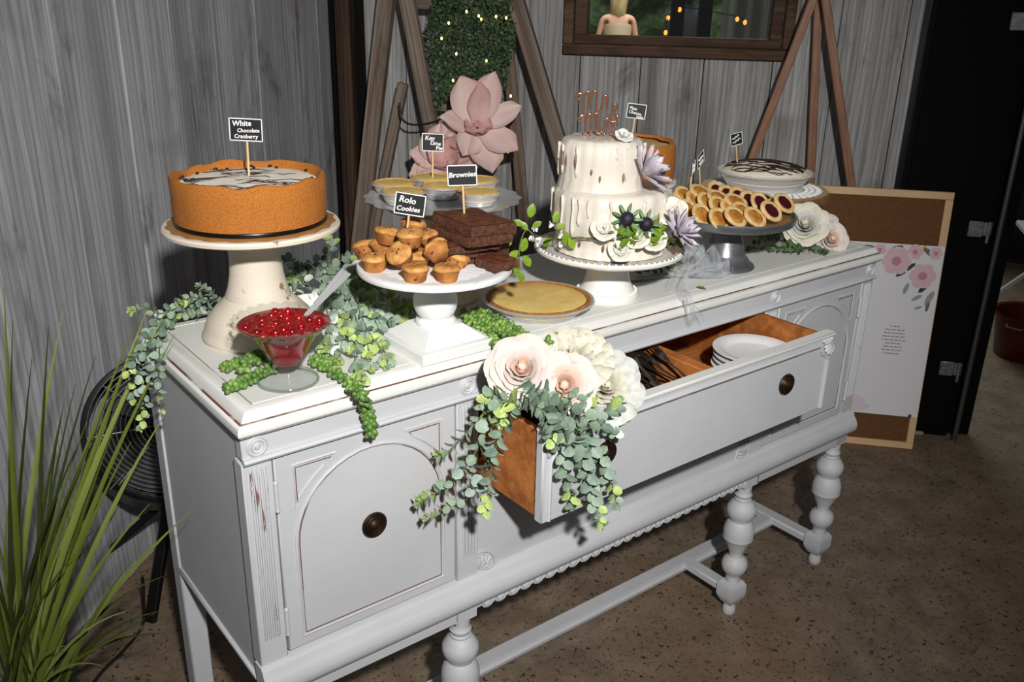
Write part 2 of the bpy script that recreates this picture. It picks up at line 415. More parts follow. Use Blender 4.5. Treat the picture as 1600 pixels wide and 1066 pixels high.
nt_.links.new(tr.outputs[0], ms.inputs[1]); nt_.links.new(gl.outputs[0], ms.inputs[2]); nt_.links.new(ms.outputs[0], nt_.nodes['Material Output'].inputs['Surface'])
MB().add(box(1.036, 1.716, 0.006, 0.010, 1.386, 1.99)).build('pane', m_, win)

# black steel post with hinge plates and drop rod at the doorway on the right
pa = WR*2.226; tpost = (Vector((2.583, 0.447, 0)) - pa).dot(WL)
post = thing('door_post', 'black painted door post with galvanized hinge plates beside the cork board', 'post', pa + WL*tpost, (0, 0, wr_ang))
MB().add(box(0.0, 0.30, 0.0, 0.085, 0, 2.6, 0.004)).build('post_body', simple('black_paint', (0.0035, 0.0028, 0.0025), 0.7, spec=0.08), post)
MB().add(box(0.30, 0.385, 0.03, 0.075, 0.0, 2.6, 0.004)).build('door_edge', simple('black_paint_2', (0.0025, 0.0025, 0.0025), 0.7, spec=0.08), post)
M_galv = simple('galvanized_steel', (0.42, 0.43, 0.44), 0.38, 0.85, var=0.35, scale=60)
for z in (0.275, 0.80, 1.48):
    b = MB().add(box(0.225, 0.275, -0.006, 0.0, z-0.028, z+0.028, 0.003)).add(box(0.272, 0.300, -0.010, -0.004, z-0.022, z+0.026, 0.002)).add(tube([(0.290, -0.012, z-0.045), (0.290, -0.012, z+0.03)], 0.006, 8)).build('hinge_plate', M_galv, post)
    for dx in (0.240, 0.256): MB().add(ellip(0.004, 0.003, 0.004, 8, 4), T(dx, -0.007, z)).build('bolt', M_galv, b)
MB().add(tube([(0.318, -0.030, 0.0), (0.318, -0.030, 2.5)], 0.0095, 10)).build('drop_rod', simple('dull_steel_rod', (0.16, 0.16, 0.16), 0.4, 0.9), post)
MB().add(box(-0.02, 0.215, -0.012, 0.0, 0.0, 0.014, 0.003)).build('sill_strip', simple('pale_sill', srgb(150, 140, 122), 0.6), post)
# dim room beyond the doorway
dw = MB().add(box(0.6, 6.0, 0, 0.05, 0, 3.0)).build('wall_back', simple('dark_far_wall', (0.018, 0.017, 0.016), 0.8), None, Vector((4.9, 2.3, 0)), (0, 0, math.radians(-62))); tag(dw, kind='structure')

# ------------------------------------------------------------------ sideboard
P_top = paint('chalk_white_top', srgb(228, 227, 222), srgb(120, 92, 74), 0.73, 0.5)
P_case = paint('chalk_grey_case', srgb(196, 197, 200), srgb(118, 84, 66), 0.735, 0.55)
P_flute = paint('rubbed_flutes', srgb(200, 201, 205), srgb(128, 92, 76), 0.60, 0.6, 40, 0.1, (1, 1, 0.15))
M_worn = simple('worn_wood_line', srgb(104, 66, 48), 0.7, c2=srgb(190, 184, 178), scale=9, lo=0.34, hi=0.46)
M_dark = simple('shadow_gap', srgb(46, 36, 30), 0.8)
M_bronze = simple('aged_bronze', srgb(70, 52, 36), 0.38, 0.75, var=0.5, scale=45, bmp=0.3)
M_drawer = plankmat('amber_drawer_wood', [srgb(128, 72, 32), srgb(160, 94, 44), srgb(182, 112, 56), srgb(198, 130, 72)], srgb(130, 70, 30), axis='X')
sb = thing('sideboard', 'long chalk-grey painted antique sideboard carrying the desserts, middle drawer pulled open', 'sideboard')
top = MB()
pr = [(.016, H-.040), (.006, H-.036), (.001, H-.030), (0, H-.024), (.002, H-.018), (.007, H-.0145), (.011, H-.0135), (.013, H-.009), (.018, H-.003), (.024, H), (.040, H), (.0405, H-.0016), (.0425, H-.0016), (.043, H)]
V, F = rloft(0, L, 0, D, pr); top.add((V, F))
for i in range(len(top.F)):
    if i//4 in (5, 11) and i < len(top.F)-2: top.M[i] = 1
tp = top.build('tabletop', [P_top, M_worn], sb, smooth=30)
FY = 0.016                                   # front plane of the case
MB().add(box(0.012, 0.030, 0.03, D-0.03, 0.435, H-.04, 0.001)).build('side_panel', P_case, sb)
MB().add(box(L-0.030, L-0.012, 0.05, D-0.03, 0.435, H-.04, 0.001)).build('side_panel', P_case, sb)
for x0, x1 in ((0.006, 0.032), (L-0.032, L-0.006)): MB().add(box(x0, x1, 0.045, D-0.03, 0.437, 0.450, 0.004)).build('side_moulding', P_case, sb)
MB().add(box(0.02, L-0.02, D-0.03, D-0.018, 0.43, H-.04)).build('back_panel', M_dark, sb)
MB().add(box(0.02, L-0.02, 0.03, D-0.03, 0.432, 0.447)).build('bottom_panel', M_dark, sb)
# inner dividers beside the drawer bay
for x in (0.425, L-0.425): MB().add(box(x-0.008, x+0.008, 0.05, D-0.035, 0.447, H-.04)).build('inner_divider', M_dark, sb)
# rear legs: square posts that run from floor to top
for x0 in (0.008, L-0.050): MB().add(box(x0, x0+0.042, D-0.052, D-0.008, 0.0, H-.04, 0.003)).build('rear_leg', P_case, sb)
# frieze rail and beads
MB().add(box(0.008, L-0.008, FY-0.002, FY+0.02, 0.874, H-.04, 0.001)).build('frieze_rail', P_case, sb)
MB().add(extr([(FY-0.009, 0.868), (FY-0.011, 0.872), (FY-0.008, 0.876), (FY, 0.877), (FY, 0.866)], 0.008, L-0.008)).build('frieze_bead', P_case, sb)
def rosette():
    mb = MB(); mb.add(lathe([(.0, 0), (.0175, 0), (.0175, .002), (.015, .0035), (.0135, .0015), (.0115, .0015), (.010, .004), (.008, .0018), (.006, .0018), (.004, .005), (0, .006)], 24), RX(PI/2))
    return mb
rm = rosette().mesh('rosette', P_case, 30)
for x in (0.032, 0.420, L-0.420, L-0.032): place('rosette', rm, sb, (x, FY-0.002, 0.8935))
# fluted posts (stiles)
def stile(x0, x1, z0, z1, n=4):
    mb = MB(); mb.add(box(x0, x1, FY-0.001, FY+0.03, z0, z1, 0.0015))
    o = mb.build('stile', P_case, sb)
    w = (x1-x0)*0.62; f = MB()
    for k in range(n):
        x = (x0+x1)/2 - w/2 + w*(k+0.5)/n
        f.add(tube([(x, FY-0.0005, z0+0.05), (x, FY-0.0028, z0+0.056), (x, FY-0.0028, z1-0.026), (x, FY-0.0005, z1-0.012)], w/n*0.36, 6))
    f.build('fluting', P_flute, o)
for a, b in ((0.006, 0.054), (0.398, 0.446), (L-0.446, L-0.398), (L-0.054, L-0.006)): stile(a, b, 0.49, 0.868)
# arched doors
def door(x0, x1, side):
    z0, z1 = 0.497, 0.864
    d = MB().add(box(x0, x1, FY, FY+0.02, z0, z1, 0.002)).build('door', P_case, sb)
    MB().add(box(x0-0.003, x1+0.003, FY+0.012, FY+0.024, z0-0.003, z1+0.003)).build('door_gap', M_dark, sb)
    m = 0.027; a0, a1 = x0+m, x1-m; zb = z0+0.021; cx = (a0+a1)/2; rr = (a1-a0)/2; zs = z1-0.030-rr*0.98
    arch = [(a0, zb)] + [(cx-rr*math.cos(t), zs+rr*0.98*math.sin(t)) for t in [PI*k/20 for k in range(21)]] + [(a1, zb)]
    pts = [(x, FY-0.0005, z) for x, z in arch]
    MB().add(tube(pts, 0.0030, 6, closed=True)).build('arch_bead', P_case, d)
    inn = [(cx+(x-cx)*0.962, FY-0.0002, zb+(z-zb)*0.978+0.004) for x, z in arch]
    MB().add(tube(inn, 0.0011, 5, closed=True)).build('arch_line', M_worn, d)
    for s in (-1, 1):
        e = cx + s*(rr+0.002)*0.97; zt = z1-0.022
        def arc_pt(t): return (cx+s*(rr+0.016)*math.cos(t), FY-0.0005, zs+(rr+0.016)*0.98*math.sin(t))
        tri = [(e, FY-0.0005, zt), (e-s*0.075, FY-0.0005, zt)] + [arc_pt(t) for t in (1.00, 0.85, 0.70, 0.58)] + [(e, FY-0.0005, zt-0.075)]
        tri = [p for p in tri if p[2] <= zt+1e-6]
        MB().add(tube(tri, 0.0022, 5, closed=True)).build('spandrel_bead', P_case, d)
        c = sum((Vector(p) for p in tri), Vector())/len(tri)
        MB().add(tube([c+(Vector(p)-c)*0.83 for p in tri], 0.0010, 5, closed=True)).build('spandrel_line', M_worn, d)
    k = MB().add(lathe([(0, 0), (.0235, 0), (.0240, .003), (.022, .006), (.0185, .0045), (.0165, .0075), (.013, .006), (.010, .0075), (.007, .0105), (0, .0115)], 28), RX(PI/2)).build('knob', M_bronze, d, (cx, FY, 0.682))
    hx = x0-0.001 if side < 0 else x1+0.001
    for z in (0.560, 0.797):
        h = MB().add(tube([(hx, FY-0.004, z-0.022), (hx, FY-0.004, z+0.022)], 0.0042, 8)).add(ellip(.0045, .0045, .005, 8, 5), T(hx, FY-0.004, z+0.024)).add(ellip(.0045, .0045, .005, 8, 5), T(hx, FY-0.004, z-0.024))
        h.build('hinge', P_case, d)
door(0.057, 0.395, -1); door(L-0.395, L-0.057, 1)
# centre: fixed panel under the drawer with carved shells
cp = MB().add(box(0.446, L-0.446, FY+0.004, FY+0.02, 0.49, 0.684, 0.002)).build('centre_panel', P_case, sb)
def shell():
    mb = MB()
    for k in range(6):
        a = math.radians(-2+k*19); r = 0.034 if k % 2 == 0 else 0.030
        mb.add(tube([(0.003*math.cos(a), 0, 0.003*math.sin(a)), (r*0.6*math.cos(a), -0.004, r*0.6*math.sin(a)), (r*math.cos(a), -0.002, r*math.sin(a))], [0.002, 0.0048, 0.004], 6))
    mb.add(tube([(0.040*math.cos(t), -0.001, 0.040*math.sin(t)) for t in [math.radians(-4+10*k) for k in range(11)]], 0.0022, 5))
    return mb
shm = shell().mesh('carved_shell', P_case, 60)
place('carved_shell', shm, cp, (0.450, FY+0.003, 0.494)); place('carved_shell', shm, cp, (L-0.450, FY+0.003, 0.494), (0, 0, 0), (-1, 1, 1))
MB().add(extr([(FY-0.001, .684), (FY-0.001, .690), (FY+.2, .690), (FY+.2, .684)], 0.446, L-0.446)).build('drawer_runner', M_dark, sb)
# base moulding and apron
bmp_ = [(FY-0.004, .490), (FY-0.010, .484), (FY-0.012, .476), (FY-0.018, .470), (FY-0.024, .458), (FY-0.025, .446), (FY-0.021, .435), (FY-0.014, .429), (FY, .427), (FY+.02, .427), (FY+.02, .490)]
MB().add(extr(bmp_, 0.004, L-0.004)).build('base_moulding', P_case, sb, smooth=50)
for a, b in ((0.010, 0.40), (L-0.40, L-0.010)): MB().add(box(a, b, FY-0.004, FY+0.016, 0.396, 0.428, 0.002)).build('apron', P_case, sb)
MB().add(box(0.44, L-0.44, FY-0.003, FY+0.014, 0.4095, 0.428, 0.002)).build('apron', P_case, sb)
# carved egg row under the middle: each lobe a piece
eg = MB()
eg.add(patch(lambda u, v: ((u-.5)*0.026, -0.006*math.sin(PI*u)*math.sin(PI*v*0.75+0.3)-.001, -v*(0.0170+0.0050*math.sqrt(max(0, 1-(2*u-1)**2)))), 12, 5))
eg.add(tube([(0.0125*math.cos(t), -0.004, -0.002-0.0165*math.sin(t)) for t in [PI*k/10 for k in range(11)]], 0.0019, 5))
eg.add(tube([(0.0145, -0.003, 0), (0.0150, -0.004, -0.008), (0.0145, -0.002, -0.017)], [0.0012, 0.0026, 0.0010], 5))
egm = eg.mesh('carved_egg', P_case, 60)
n_egg = 25
for k in range(n_egg): place('carved_egg', egm, sb, (0.452 + (L-0.904)*(k+0.5)/n_egg, FY-0.004, 0.428))
# turned legs
legp = [(.0150, .0), (.0175, .006), (.0180, .013), (.0160, .024), (.0115, .036), (.0125, .040)]
legu = [(.0185, .102), (.0195, .108), (.0180, .114), (.0195, .122), (.0220, .128), (.0300, .136), (.0335, .148), (.0335, .158), (.0290, .170), (.0180, .178), (.0165, .184), (.0200, .196), (.0300, .220), (.0365, .232), (.0392, .236), (.0385, .241), (.0395, .250), (.0385, .264), (.0330, .280), (.0270, .288), (.0275, .292), (.0350, .304), (.0378, .316), (.0360, .328), (.0300, .336), (.0260, .342), (.0205, .346), (.0215, .351), (.0190, .354), (.0205, .358), (.0225, .364), (.0190, .370), (.0185, .376), (.0210, .396)]
lg = MB().add(lathe(legp, 20)).add(lathe(legu, 24)).add(rloft(-.027, .027, -.027, .027, [(.010, .036), (.002, .052), (0, .060), (0, .088), (.002, .094), (.008, .103)]))
lgm = lg.mesh('turned_leg', P_case, 35)
YL = 0.034
for x in (0.034, 0.418, L-0.418, L-0.034):
    g = place('leg', lgm, sb, (x, YL, 0))
    MB().add(box(-.026, .026, -.022, .022, .392, .43, 0.002)).build('leg_block', P_case, g)
# stretchers
ST = 0.20
MB().add(extr([(ST-.022, .056), (ST-.024, .066), (ST-.018, .070), (ST-.016, .080), (ST+.016, .080), (ST+.018, .070), (ST+.024, .066), (ST+.022, .056)], 0.034, L-0.034)).build('long_stretcher', P_case, sb, smooth=20)
for x in (0.034, L-0.034): MB().add(box(x-.02, x+.02, YL+.02, D-.05, .058, .082, 0.004)).build('end_stretcher', P_case, sb)
for x in (0.418, L-0.418): MB().add(box(x-.018, x+.018, YL+.02, ST-.005, .058, .081, 0.004)).build('cross_stretcher', P_case, sb)
# ---- drawer, pulled open
DX0, DX1, DYF, DZ0, DZ1 = 0.447, L-0.447, -0.165, 0.690, 0.866
dr = MB().add(box(DX0, DX1, DYF, DYF+0.020, DZ0, DZ1, 0.003)).build('drawer', P_case, sb)
YB = 0.27
for x0, x1 in ((DX0+0.006, DX0+0.018), (DX1-0.018, DX1-0.006)):
    MB().add(box(x0, x1, DYF+0.018, YB, DZ0+0.004, DZ1-0.006, 0.001)).build('drawer_side', M_drawer, dr)
dov = MB()
for k in range(6): dov.add(box(DX0+0.0045, DX0+0.0068, DYF+0.012+(0.004 if k % 2 else 0), DYF+0.024, DZ0+0.012+k*0.027, DZ0+0.030+k*0.027))
dov.build('dovetail', P_flute, dr)
M_sage = simple('sage_liner', srgb(132, 150, 126), 0.7, var=0.12, scale=30)
MB().add(box(DX0+0.010, DX1-0.010, DYF+0.018, YB, DZ0+0.016, DZ0+0.024)).build('drawer_bottom', M_drawer, dr)
MB().add(box(DX0+0.02, 0.90, DYF+0.022, YB-0.01, DZ0+0.0242, DZ0+0.0262)).build('drawer_liner', M_sage, dr)
MB().add(box(0.905, 0.935, DYF+0.02, YB, DZ0+0.02, DZ1-0.020, 0.002)).build('drawer_divider', M_drawer, dr)
MB().add(box(0.62, 0.632, DYF+0.02, YB, DZ0+0.02, DZ1-0.040, 0.002)).build('drawer_divider', M_drawer, dr)
MB().add(box(DX0+0.01, DX1-0.01, YB-0.012, YB, DZ0+0.01, DZ1-0.03)).build('drawer_back', M_drawer, dr)
MB().add(box(DX0, DX1, DYF-0.004, DYF+0.021, DZ1-0.004, DZ1+0.004, 0.002)).build('drawer_lip', P_top, dr)
# raised frame line with notched corners
zz0, zz1 = DZ0+0.004, DZ1-0.018; nx = 0.030
fr = [(DX0+0.016, zz0), (DX0+0.016, zz1-0.042)] + [(DX0+0.016+0.030*math.sin(t), zz1-0.042+0.012+0.030*(1-math.cos(t))-0.0) for t in (0.2, 0.7, 1.2, 1.5)] + [(DX0+0.052, zz1)]
fr2 = [(DX0+DX1-x, z) for x, z in fr[::-1]]
MB().add(tube([(x, DYF-0.001, z) for x, z in fr+fr2], 0.0042, 6)).build('drawer_bead', P_case, dr)
MB().add(tube([(x, DYF-0.0005, z-0.006) for x, z in fr[4:]+fr2[:-4]], 0.0012, 5)).build('drawer_line', M_worn, dr)
def corner_carving():
    mb = MB()
    for k in range(5):
        a = math.radians(5+k*20)
        mb.add(tube([(0.004*math.cos(a), 0, -0.004*math.sin(a)), (0.018*math.cos(a), -0.006, -0.018*math.sin(a)), (0.030*math.cos(a), -0.003, -0.034*math.sin(a))], [0.003, 0.006, 0.0035], 6))
    for k in range(4): mb.add(ellip(.0045, .0045, .0045, 8, 5), T(0.006+0.009*k, -0.003, 0.003))
    return mb
ccm = corner_carving().mesh('corner_carving', P_case, 60)
place('corner_carving', ccm, dr, (DX0+0.008, DYF, DZ1-0.012)); place('corner_carving', ccm, dr, (DX1-0.008, DYF, DZ1-0.012), (0, 0, 0), (-1, 1, 1))
km = MB().add(lathe([(0, 0), (.0225, 0), (.0235, .003), (.0215, .007), (.018, .006), (.016, .010), (.012, .010), (.008, .014), (0, .015)], 28), RX(PI/2)).mesh('drawer_knob', M_bronze)
for px in (1.105, 0.590): place('drawer_knob', km, dr, (px, DYF, 0.786))
# ------------------------------------------------------------------ shared materials for the food and the stands
P_cream = paint('crackled_cream_paint', srgb(226, 214, 196), srgb(146, 122, 88), 0.615, 0.6, 15, 0.14)
P_white = paint('white_wash_wood', srgb(234, 234, 232), srgb(120, 112, 104), 0.70, 0.5, 30, 0.06, (1, 1, 3))
M_china = simple('glazed_white_china', srgb(238, 236, 230), 0.12, coat=0.5)
M_foil = simple('crimped_foil', (0.74, 0.75, 0.77), 0.26, 0.6, bmp=0.35, scale=70)
M_crust = simple('graham_crust', srgb(184, 112, 38), 0.85, c2=srgb(136, 74, 20), scale=420, bmp=0.9, bdist=0.0015, lo=0.25, hi=0.55)
M_custard = simple('lime_custard', srgb(232, 204, 128), 0.35, c2=srgb(222, 188, 106), scale=24, sss=0.1)
M_creamtop = simple('whipped_cream', srgb(255, 246, 230), 0.5, bmp=0.4, scale=40, var=0.06)
M_choc = simple('chocolate_drizzle', srgb(44, 24, 16), 0.3)
M_stick = simple('birch_stick', srgb(226, 190, 138), 0.6, var=0.1, scale=40)
M_slate = simple('chalkboard_black', srgb(20, 21, 23), 0.55)
M_chalk = simple('chalk_white', srgb(240, 240, 240), 0.6)
M_pewter = simple('brushed_pewter', srgb(150, 152, 156), 0.34, 0.7, var=0.35, scale=12, stretch=(1, 1, 8))
M_steel = simple('polished_steel', srgb(214, 214, 214), 0.24, 0.55)
M_muffin = simple('baked_dough', srgb(192, 130, 64), 0.75, c2=srgb(138, 78, 28), scale=38, bmp=0.7, bdist=0.003)
M_muffin_top = simple('golden_dough_top', srgb(214, 160, 90), 0.7, c2=srgb(164, 100, 42), scale=55, bmp=0.8, bdist=0.004)
M_chip = simple('chocolate_chip', srgb(58, 30, 20), 0.35)
M_brownie = simple('fudge_crumb', srgb(100, 58, 38), 0.85, c2=srgb(60, 32, 20), scale=160, bmp=0.9, bdist=0.003)
M_brownie_top = simple('fudge_crackle_top', srgb(112, 62, 36), 0.5, c2=srgb(76, 40, 22), scale=70, bmp=0.8, bdist=0.003)
M_short = simple('shortbread', srgb(228, 196, 140), 0.75, c2=srgb(206, 164, 100), scale=60, bmp=0.4)
M_apricot = simple('apricot_jam', srgb(196, 140, 62), 0.12, c2=srgb(160, 98, 36), scale=60, bmp=0.6, sss=0.1)
M_cherry = simple('dark_cherry_jam', srgb(64, 12, 20), 0.1, bmp=0.5, scale=60)

def sign(px, py, y, lines, w=0.052, h=0.036, tilt=0.0, stick=0.07, label='', rz=None, lean=0.0, mat_off=0, name='food_sign', parent_loc=None):
    """little chalkboard on a stick; (px,py) is where the stick meets the food"""
    p = parent_loc if parent_loc is not None else aty(px, py, y)
    r = thing(name, label, 'sign', p, (lean, tilt, RZC if rz is None else rz), 'chalkboard food signs')
    MB().add(tube([(0, 0, -0.012), (0, 0, stick)], 0.0019, 8)).build('stick', M_stick, r)
    zc = stick+h/2-0.004
    b = MB().add(box(-w/2, w/2, -0.0035, -0.0008, zc-h/2, zc+h/2, 0.0008)).build('board', M_slate, r)
    e = 0.0012; bw = 0.0016; fr_ = MB()
    for x0, x1, z0, z1 in ((-w/2, w/2, zc+h/2-bw, zc+h/2), (-w/2, w/2, zc-h/2, zc-h/2+bw), (-w/2, -w/2+bw, zc-h/2, zc+h/2), (w/2-bw, w/2, zc-h/2, zc+h/2)):
        fr_.add(box(x0, x1, -0.0042, -0.0032, z0, z1))
    fr_.build('border', M_chalk, b)
    t = MB()
    for s, x, z, sz, a in lines:
        if s == '~':            # handwriting too small to read: one run of chalk loops
            q = Matrix.Rotation(a, 3, 'Y').inverted(); t.add(tube([Vector((x, -.0042, zc+z)) + q @ Vector((sz*k/24, 0, .0028*math.sin(k*1.9)+.0012*math.sin(k*.7))) for k in range(25)], .0008, 4)); continue
        t.add(text_vf(s, sz, 0.12), T(x, -0.0040, zc+z) @ RX(PI/2) @ RZ(a))
    t.build('lettering', M_chalk, b, smooth=0)
    return r

def drizzle(n, R, z, mat, parent, rw=0.0012, name='drizzle', ang=0.5, spread=0.5, slack=0.0, lift=None):
    mb = MB()
    for k in range(n):
        a = random.uniform(0, 2*PI); r0 = R*math.sqrt(random.random())*0.92
        c = Vector((r0*math.cos(a), r0*math.sin(a), z)); d = ang+random.uniform(-spread, spread); ln = random.uniform(0.15, 0.45)*R
        pts = []
        for i in range(6):
            t = i/5-0.5; q = c + Vector((math.cos(d), math.sin(d), 0))*ln*t*2 + Vector((-math.sin(d), math.cos(d), 0))*(math.sin(i*1.9+k)*0.045*R)
            if Vector((q.x, q.y)).length > R*0.96: q = Vector((q.x, q.y, 0)).normalized()*R*0.95 + Vector((0, 0, z))
            if lift: q.z = lift(math.hypot(q.x, q.y))
            pts.append(q)
        mb.add(tube(pts, [rw*0.4, rw, rw*random.uniform(.8, 1.6), rw, rw*random.uniform(.6, 1.4), rw*0.3], 6, flat=0.7))
    return mb.build(name, mat, parent)

# ------------------------------------------------------------------ cream pedestal with the white chocolate cranberry cheesecake
SA = onz(409, 521, H); SA.z = H
st = thing('cake_stand', 'crackled cream pedestal cake stand with chipped paint at the left end of the sideboard', 'cake stand', SA)
MB().add(lathe([(.100, 0), (.103, .004), (.103, .008), (.100, .012), (.097, .022), (.090, .040), (.076, .056), (.065, .066), (.060, .072), (.0575, .074), (.0575, .077), (.0515, .092), (.0470, .115), (.0445, .140), (.0455, .160), (.0490, .172), (.0515, .178), (.0490, .182), (.047, .190), (0, .190)], 44)).build('pedestal', P_cream, st)
MB().add(lathe([(0, .188), (.10, .190), (.140, .194), (.1495, .198), (.1505, .203), (.148, .207), (0, .207)], 56)).build('plate', P_cream, st)
ck = thing('cheesecake', 'tall graham-crust cheesecake with white chocolate swirl top on the cream pedestal', 'cheesecake', SA + Vector((0, 0, .2075)))
def scal(t, i, r, z): return (r*(1+0.016*math.sin(t*20)) if r > .125 else r, z)
MB().add(lathe([(0, 0), (.138, 0), (.141, .0012), (.138, .0024), (0, .0024)], 120, scal)).build('cardboard_round', simple('gold_card', srgb(176, 128, 70), 0.4, 0.3), ck)
MB().add(lathe([(.1265, .002), (.1285, .004), (.1290, .0075), (.1275, .010), (.126, .010)], 56, cap=False)).build('pan_ring', simple('dark_pan_ring', srgb(34, 34, 36), 0.3, 0.7), ck)
def crf(t, i, r, z):
    k = noise.noise(Vector((math.cos(t)*3, math.sin(t)*3, z*30)))
    if z > .070: z += 0.0065*noise.noise(Vector((math.cos(t)*3.2+5, math.sin(t)*3.2, 1)))+0.0025*k
    return (r+0.0018*k, z)
MB().add(lathe([(.120, .0024), (.1255, .004), (.1270, .012), (.1280, .030), (.1285, .055), (.1285, .078), (.126, .0845), (.121, .0850), (.1165, .080), (.113, .073), (.110, .070)], 72, crf, cap=False)).build('crust', M_crust, ck)
def topf(t, i, r, z): return (r, z+0.0022*noise.noise(Vector((r*60*math.cos(t), r*60*math.sin(t), 2))))
tpz = 0.0745
MB().add(lathe([(.117, tpz-.003), (.105, tpz), (.090, tpz+.001), (.070, tpz+.0015), (.050, tpz+.002), (.030, tpz+.0015), (0, tpz+.002)], 48, topf, cap=False)).build('cream_swirl', M_creamtop, ck)
drizzle(30, .106, tpz+.0022, simple('cranberry_swirl', srgb(60, 42, 40), 0.35), ck, 0.0010, 'cranberry_swirl', RZC+0.3, 0.5)
cbm = MB().add(ellip(.0045, .0032, .0022, 8, 5)).mesh('cranberry', M_choc, 180)
for k in range(26):
    a = random.uniform(0, 2*PI); r = random.uniform(.085, .112); place('cranberry', cbm, ck, (r*math.cos(a), r*math.sin(a), tpz+.0025), (0, 0, random.random()*6))
p = SA + Vector((0.006, 0.012, .2075+tpz))
sign(0, 0, 0, [('White', -.0225, .0055, .0125, .05), ('Chocolate', -.0150, -.0045, .0090, .03), ('Cranberry', -.0205, -.0145, .0095, .02)], 0.056, 0.038, 0.03, 0.066, 'chalkboard sign on a stick reading White Chocolate Cranberry', parent_loc=p)

# ------------------------------------------------------------------ glass bowl of cherries
BW = onz(451, 597, H); BW.z = H
M_glass = fglass('clear_pressed_glass')
bw = thing('glass_bowl', 'footed clear glass bowl with wavy rim full of red cherry sauce', 'bowl', BW)
M_rimg = fglass('thick_pressed_glass', (.95, .97, .97), .55, .10)
def wav(t, i, r, z):
    return (r*(1+0.012*abs(math.sin(t*8))), z) if .03 < z < .095 else (r, z)
def wavr(t, i, r, z): return (r*(1+0.020*math.sin(t*24)), z+0.0018*math.sin(t*24+0.7))
MB().add(lathe([(.022, .0245), (.0235, .030), (.030, .044), (.042, .066), (.058, .088), (.070, .098), (.068, .0985), (.0565, .089), (.0405, .0665), (.0285, .0445), (.020, .032)], 96, wav, cap=False)).build('bowl', fglass('thin_bowl_glass', (.98, .98, .98), .08, .02), bw, smooth=60)
MB().add(lathe([(.068, .0975), (.0765, .1035), (.0800, .1075), (.0790, .1092), (.0765, .1085), (.0745, .1055), (.067, .0990)], 144, wavr, cap=False)).build('wavy_rim', M_rimg, bw, smooth=60)
MB().add(lathe([(0, 0), (.045, 0), (.0485, .003), (.0475, .007), (.040, .013), (.028, .019), (.022, .0245), (.0235, .028), (0, .030)], 72)).build('foot', M_rimg, bw, smooth=60)
MB().add(torus(.0468, .0022, 64, 8, .0055)).build('foot_rim', M_rimg, bw)
M_sauce = simple('cherry_syrup', srgb(166, 6, 14), 0.06, c2=srgb(112, 0, 8), scale=50, coat=0.6, sss=0.15)
MB().add(lathe([(0, .0325), (.0195, .034), (.0278, .0450), (.0398, .0668), (.0558, .0892), (.0672, .0978), (.0715, .1005), (0, .1005)], 64)).build('syrup', M_sauce, bw)
M_ch = simple('cherry', srgb(158, 8, 14), 0.08, c2=srgb(96, 0, 6), scale=30, coat=0.8)
chm = MB().add(ellip(.0088, .0082, .0072, 12, 7)).mesh('cherry', M_ch, 180)
random.seed(3)
for k in range(34):
    a = k*2.399; r = .058*math.sqrt((k+0.5)/34)
    place('cherry', chm, bw, (r*1.06*math.cos(a), r*1.06*math.sin(a), .0985+random.uniform(-.003, .002)), (random.random()*3, random.random()*3, 0), random.uniform(.8, 1.1))
for k in range(40):
    a = k*2.4; z = random.uniform(.042, .085); r = .0255+(z-.045)*0.63
    place('cherry', chm, bw, (r*.78*math.cos(a), r*.78*math.sin(a), z), (random.random()*3, random.random()*3, 0), 0.9)
sp0 = aty(478, 500, BW.y+.012); sp0.z = H+.100
sp1 = aty(541, 424, BW.y+.055)
spn = thing('serving_spoon', 'steel spoon leaning in the cherry bowl with its fluted handle up', 'spoon', sp0)
dv = sp1-sp0; x_, y_, z_ = frame(dv, -FWD)
hb = MB()
for s in (-1, 0, 1): hb.add(tube([Vector((t*dv.length, s*.0022*(1+2.2*t), 0)) for t in (0, .3, .6, .85, 1)], [.0016, .0017, .0022, .0030, .0024], 8, flat=0.6))
hb.add(tube([Vector((t*dv.length, 0, -.0006)) for t in (-.12, .3, .7, .97, 1.0)], [.0030, .0030, .0046, .0076, .005], 10, flat=0.25))
o = hb.build('handle', M_steel, spn); o.matrix_local = mtx((0, 0, 0), x_, y_, z_)
o = MB().add(lathe_scale([(math.sin(t), -math.cos(t)) for t in [PI/2*k/6 for k in range(7)]], 16, .028, .017, .009)).build('spoon_bowl', M_steel, spn); o.location = x_*-.03+Vector((0, 0, -.006))

# scalloped dish behind the bowl
dsh = onz(488, 497, H); dsh.z = H
dsh = MB().add(lathe([(0, .0), (.026, 0), (.029, .004), (.034, .020), (.040, .034), (.0415, .036), (.039, .035), (.032, .018), (.027, .006), (0, .005)], 72, lambda t, i, r, z: (r*(1+.03*math.sin(14*t)) if z > .03 else r, z))).build('scalloped_dish', M_china, None, dsh)
tag(dsh, 'small white scalloped dish half hidden behind the cherry bowl', 'dish')

# ------------------------------------------------------------------ white wooden stand with cookie cups and brownies
SM = Vector((0.405, 0.0905, H)); PZ = .150
st = thing('wooden_cake_stand', 'white washed wooden cake stand with square base under the cookie cups and brownies', 'cake stand', SM)
MB().add(rloft(-.0755, .0755, -.0755, .0755, [(0, 0), (0, .017), (.0015, .0185), (.012, .0195), (.038, .040), (.040, .042), (.042, .043)])).build('base', P_white, st, smooth=25)
MB().add(lathe([(.036, .042), (.0365, .047), (.034, .051), (.028, .053), (.028, .055), (.033, .060), (.0375, .070), (.0390, .080), (.0385, .090), (.0350, .102), (.033, .108), (.034, .116), (.046, .128), (.060, .134), (0, .134)], 40)).build('turned_stem', P_white, st)
MB().add(lathe([(0, .130), (.09, .132), (.122, .135), (.1325, .139), (.1345, .144), (.133, .149), (.128, .1505), (.124, PZ), (0, PZ)], 64)).build('plate', P_white, st)
Z0 = H+PZ
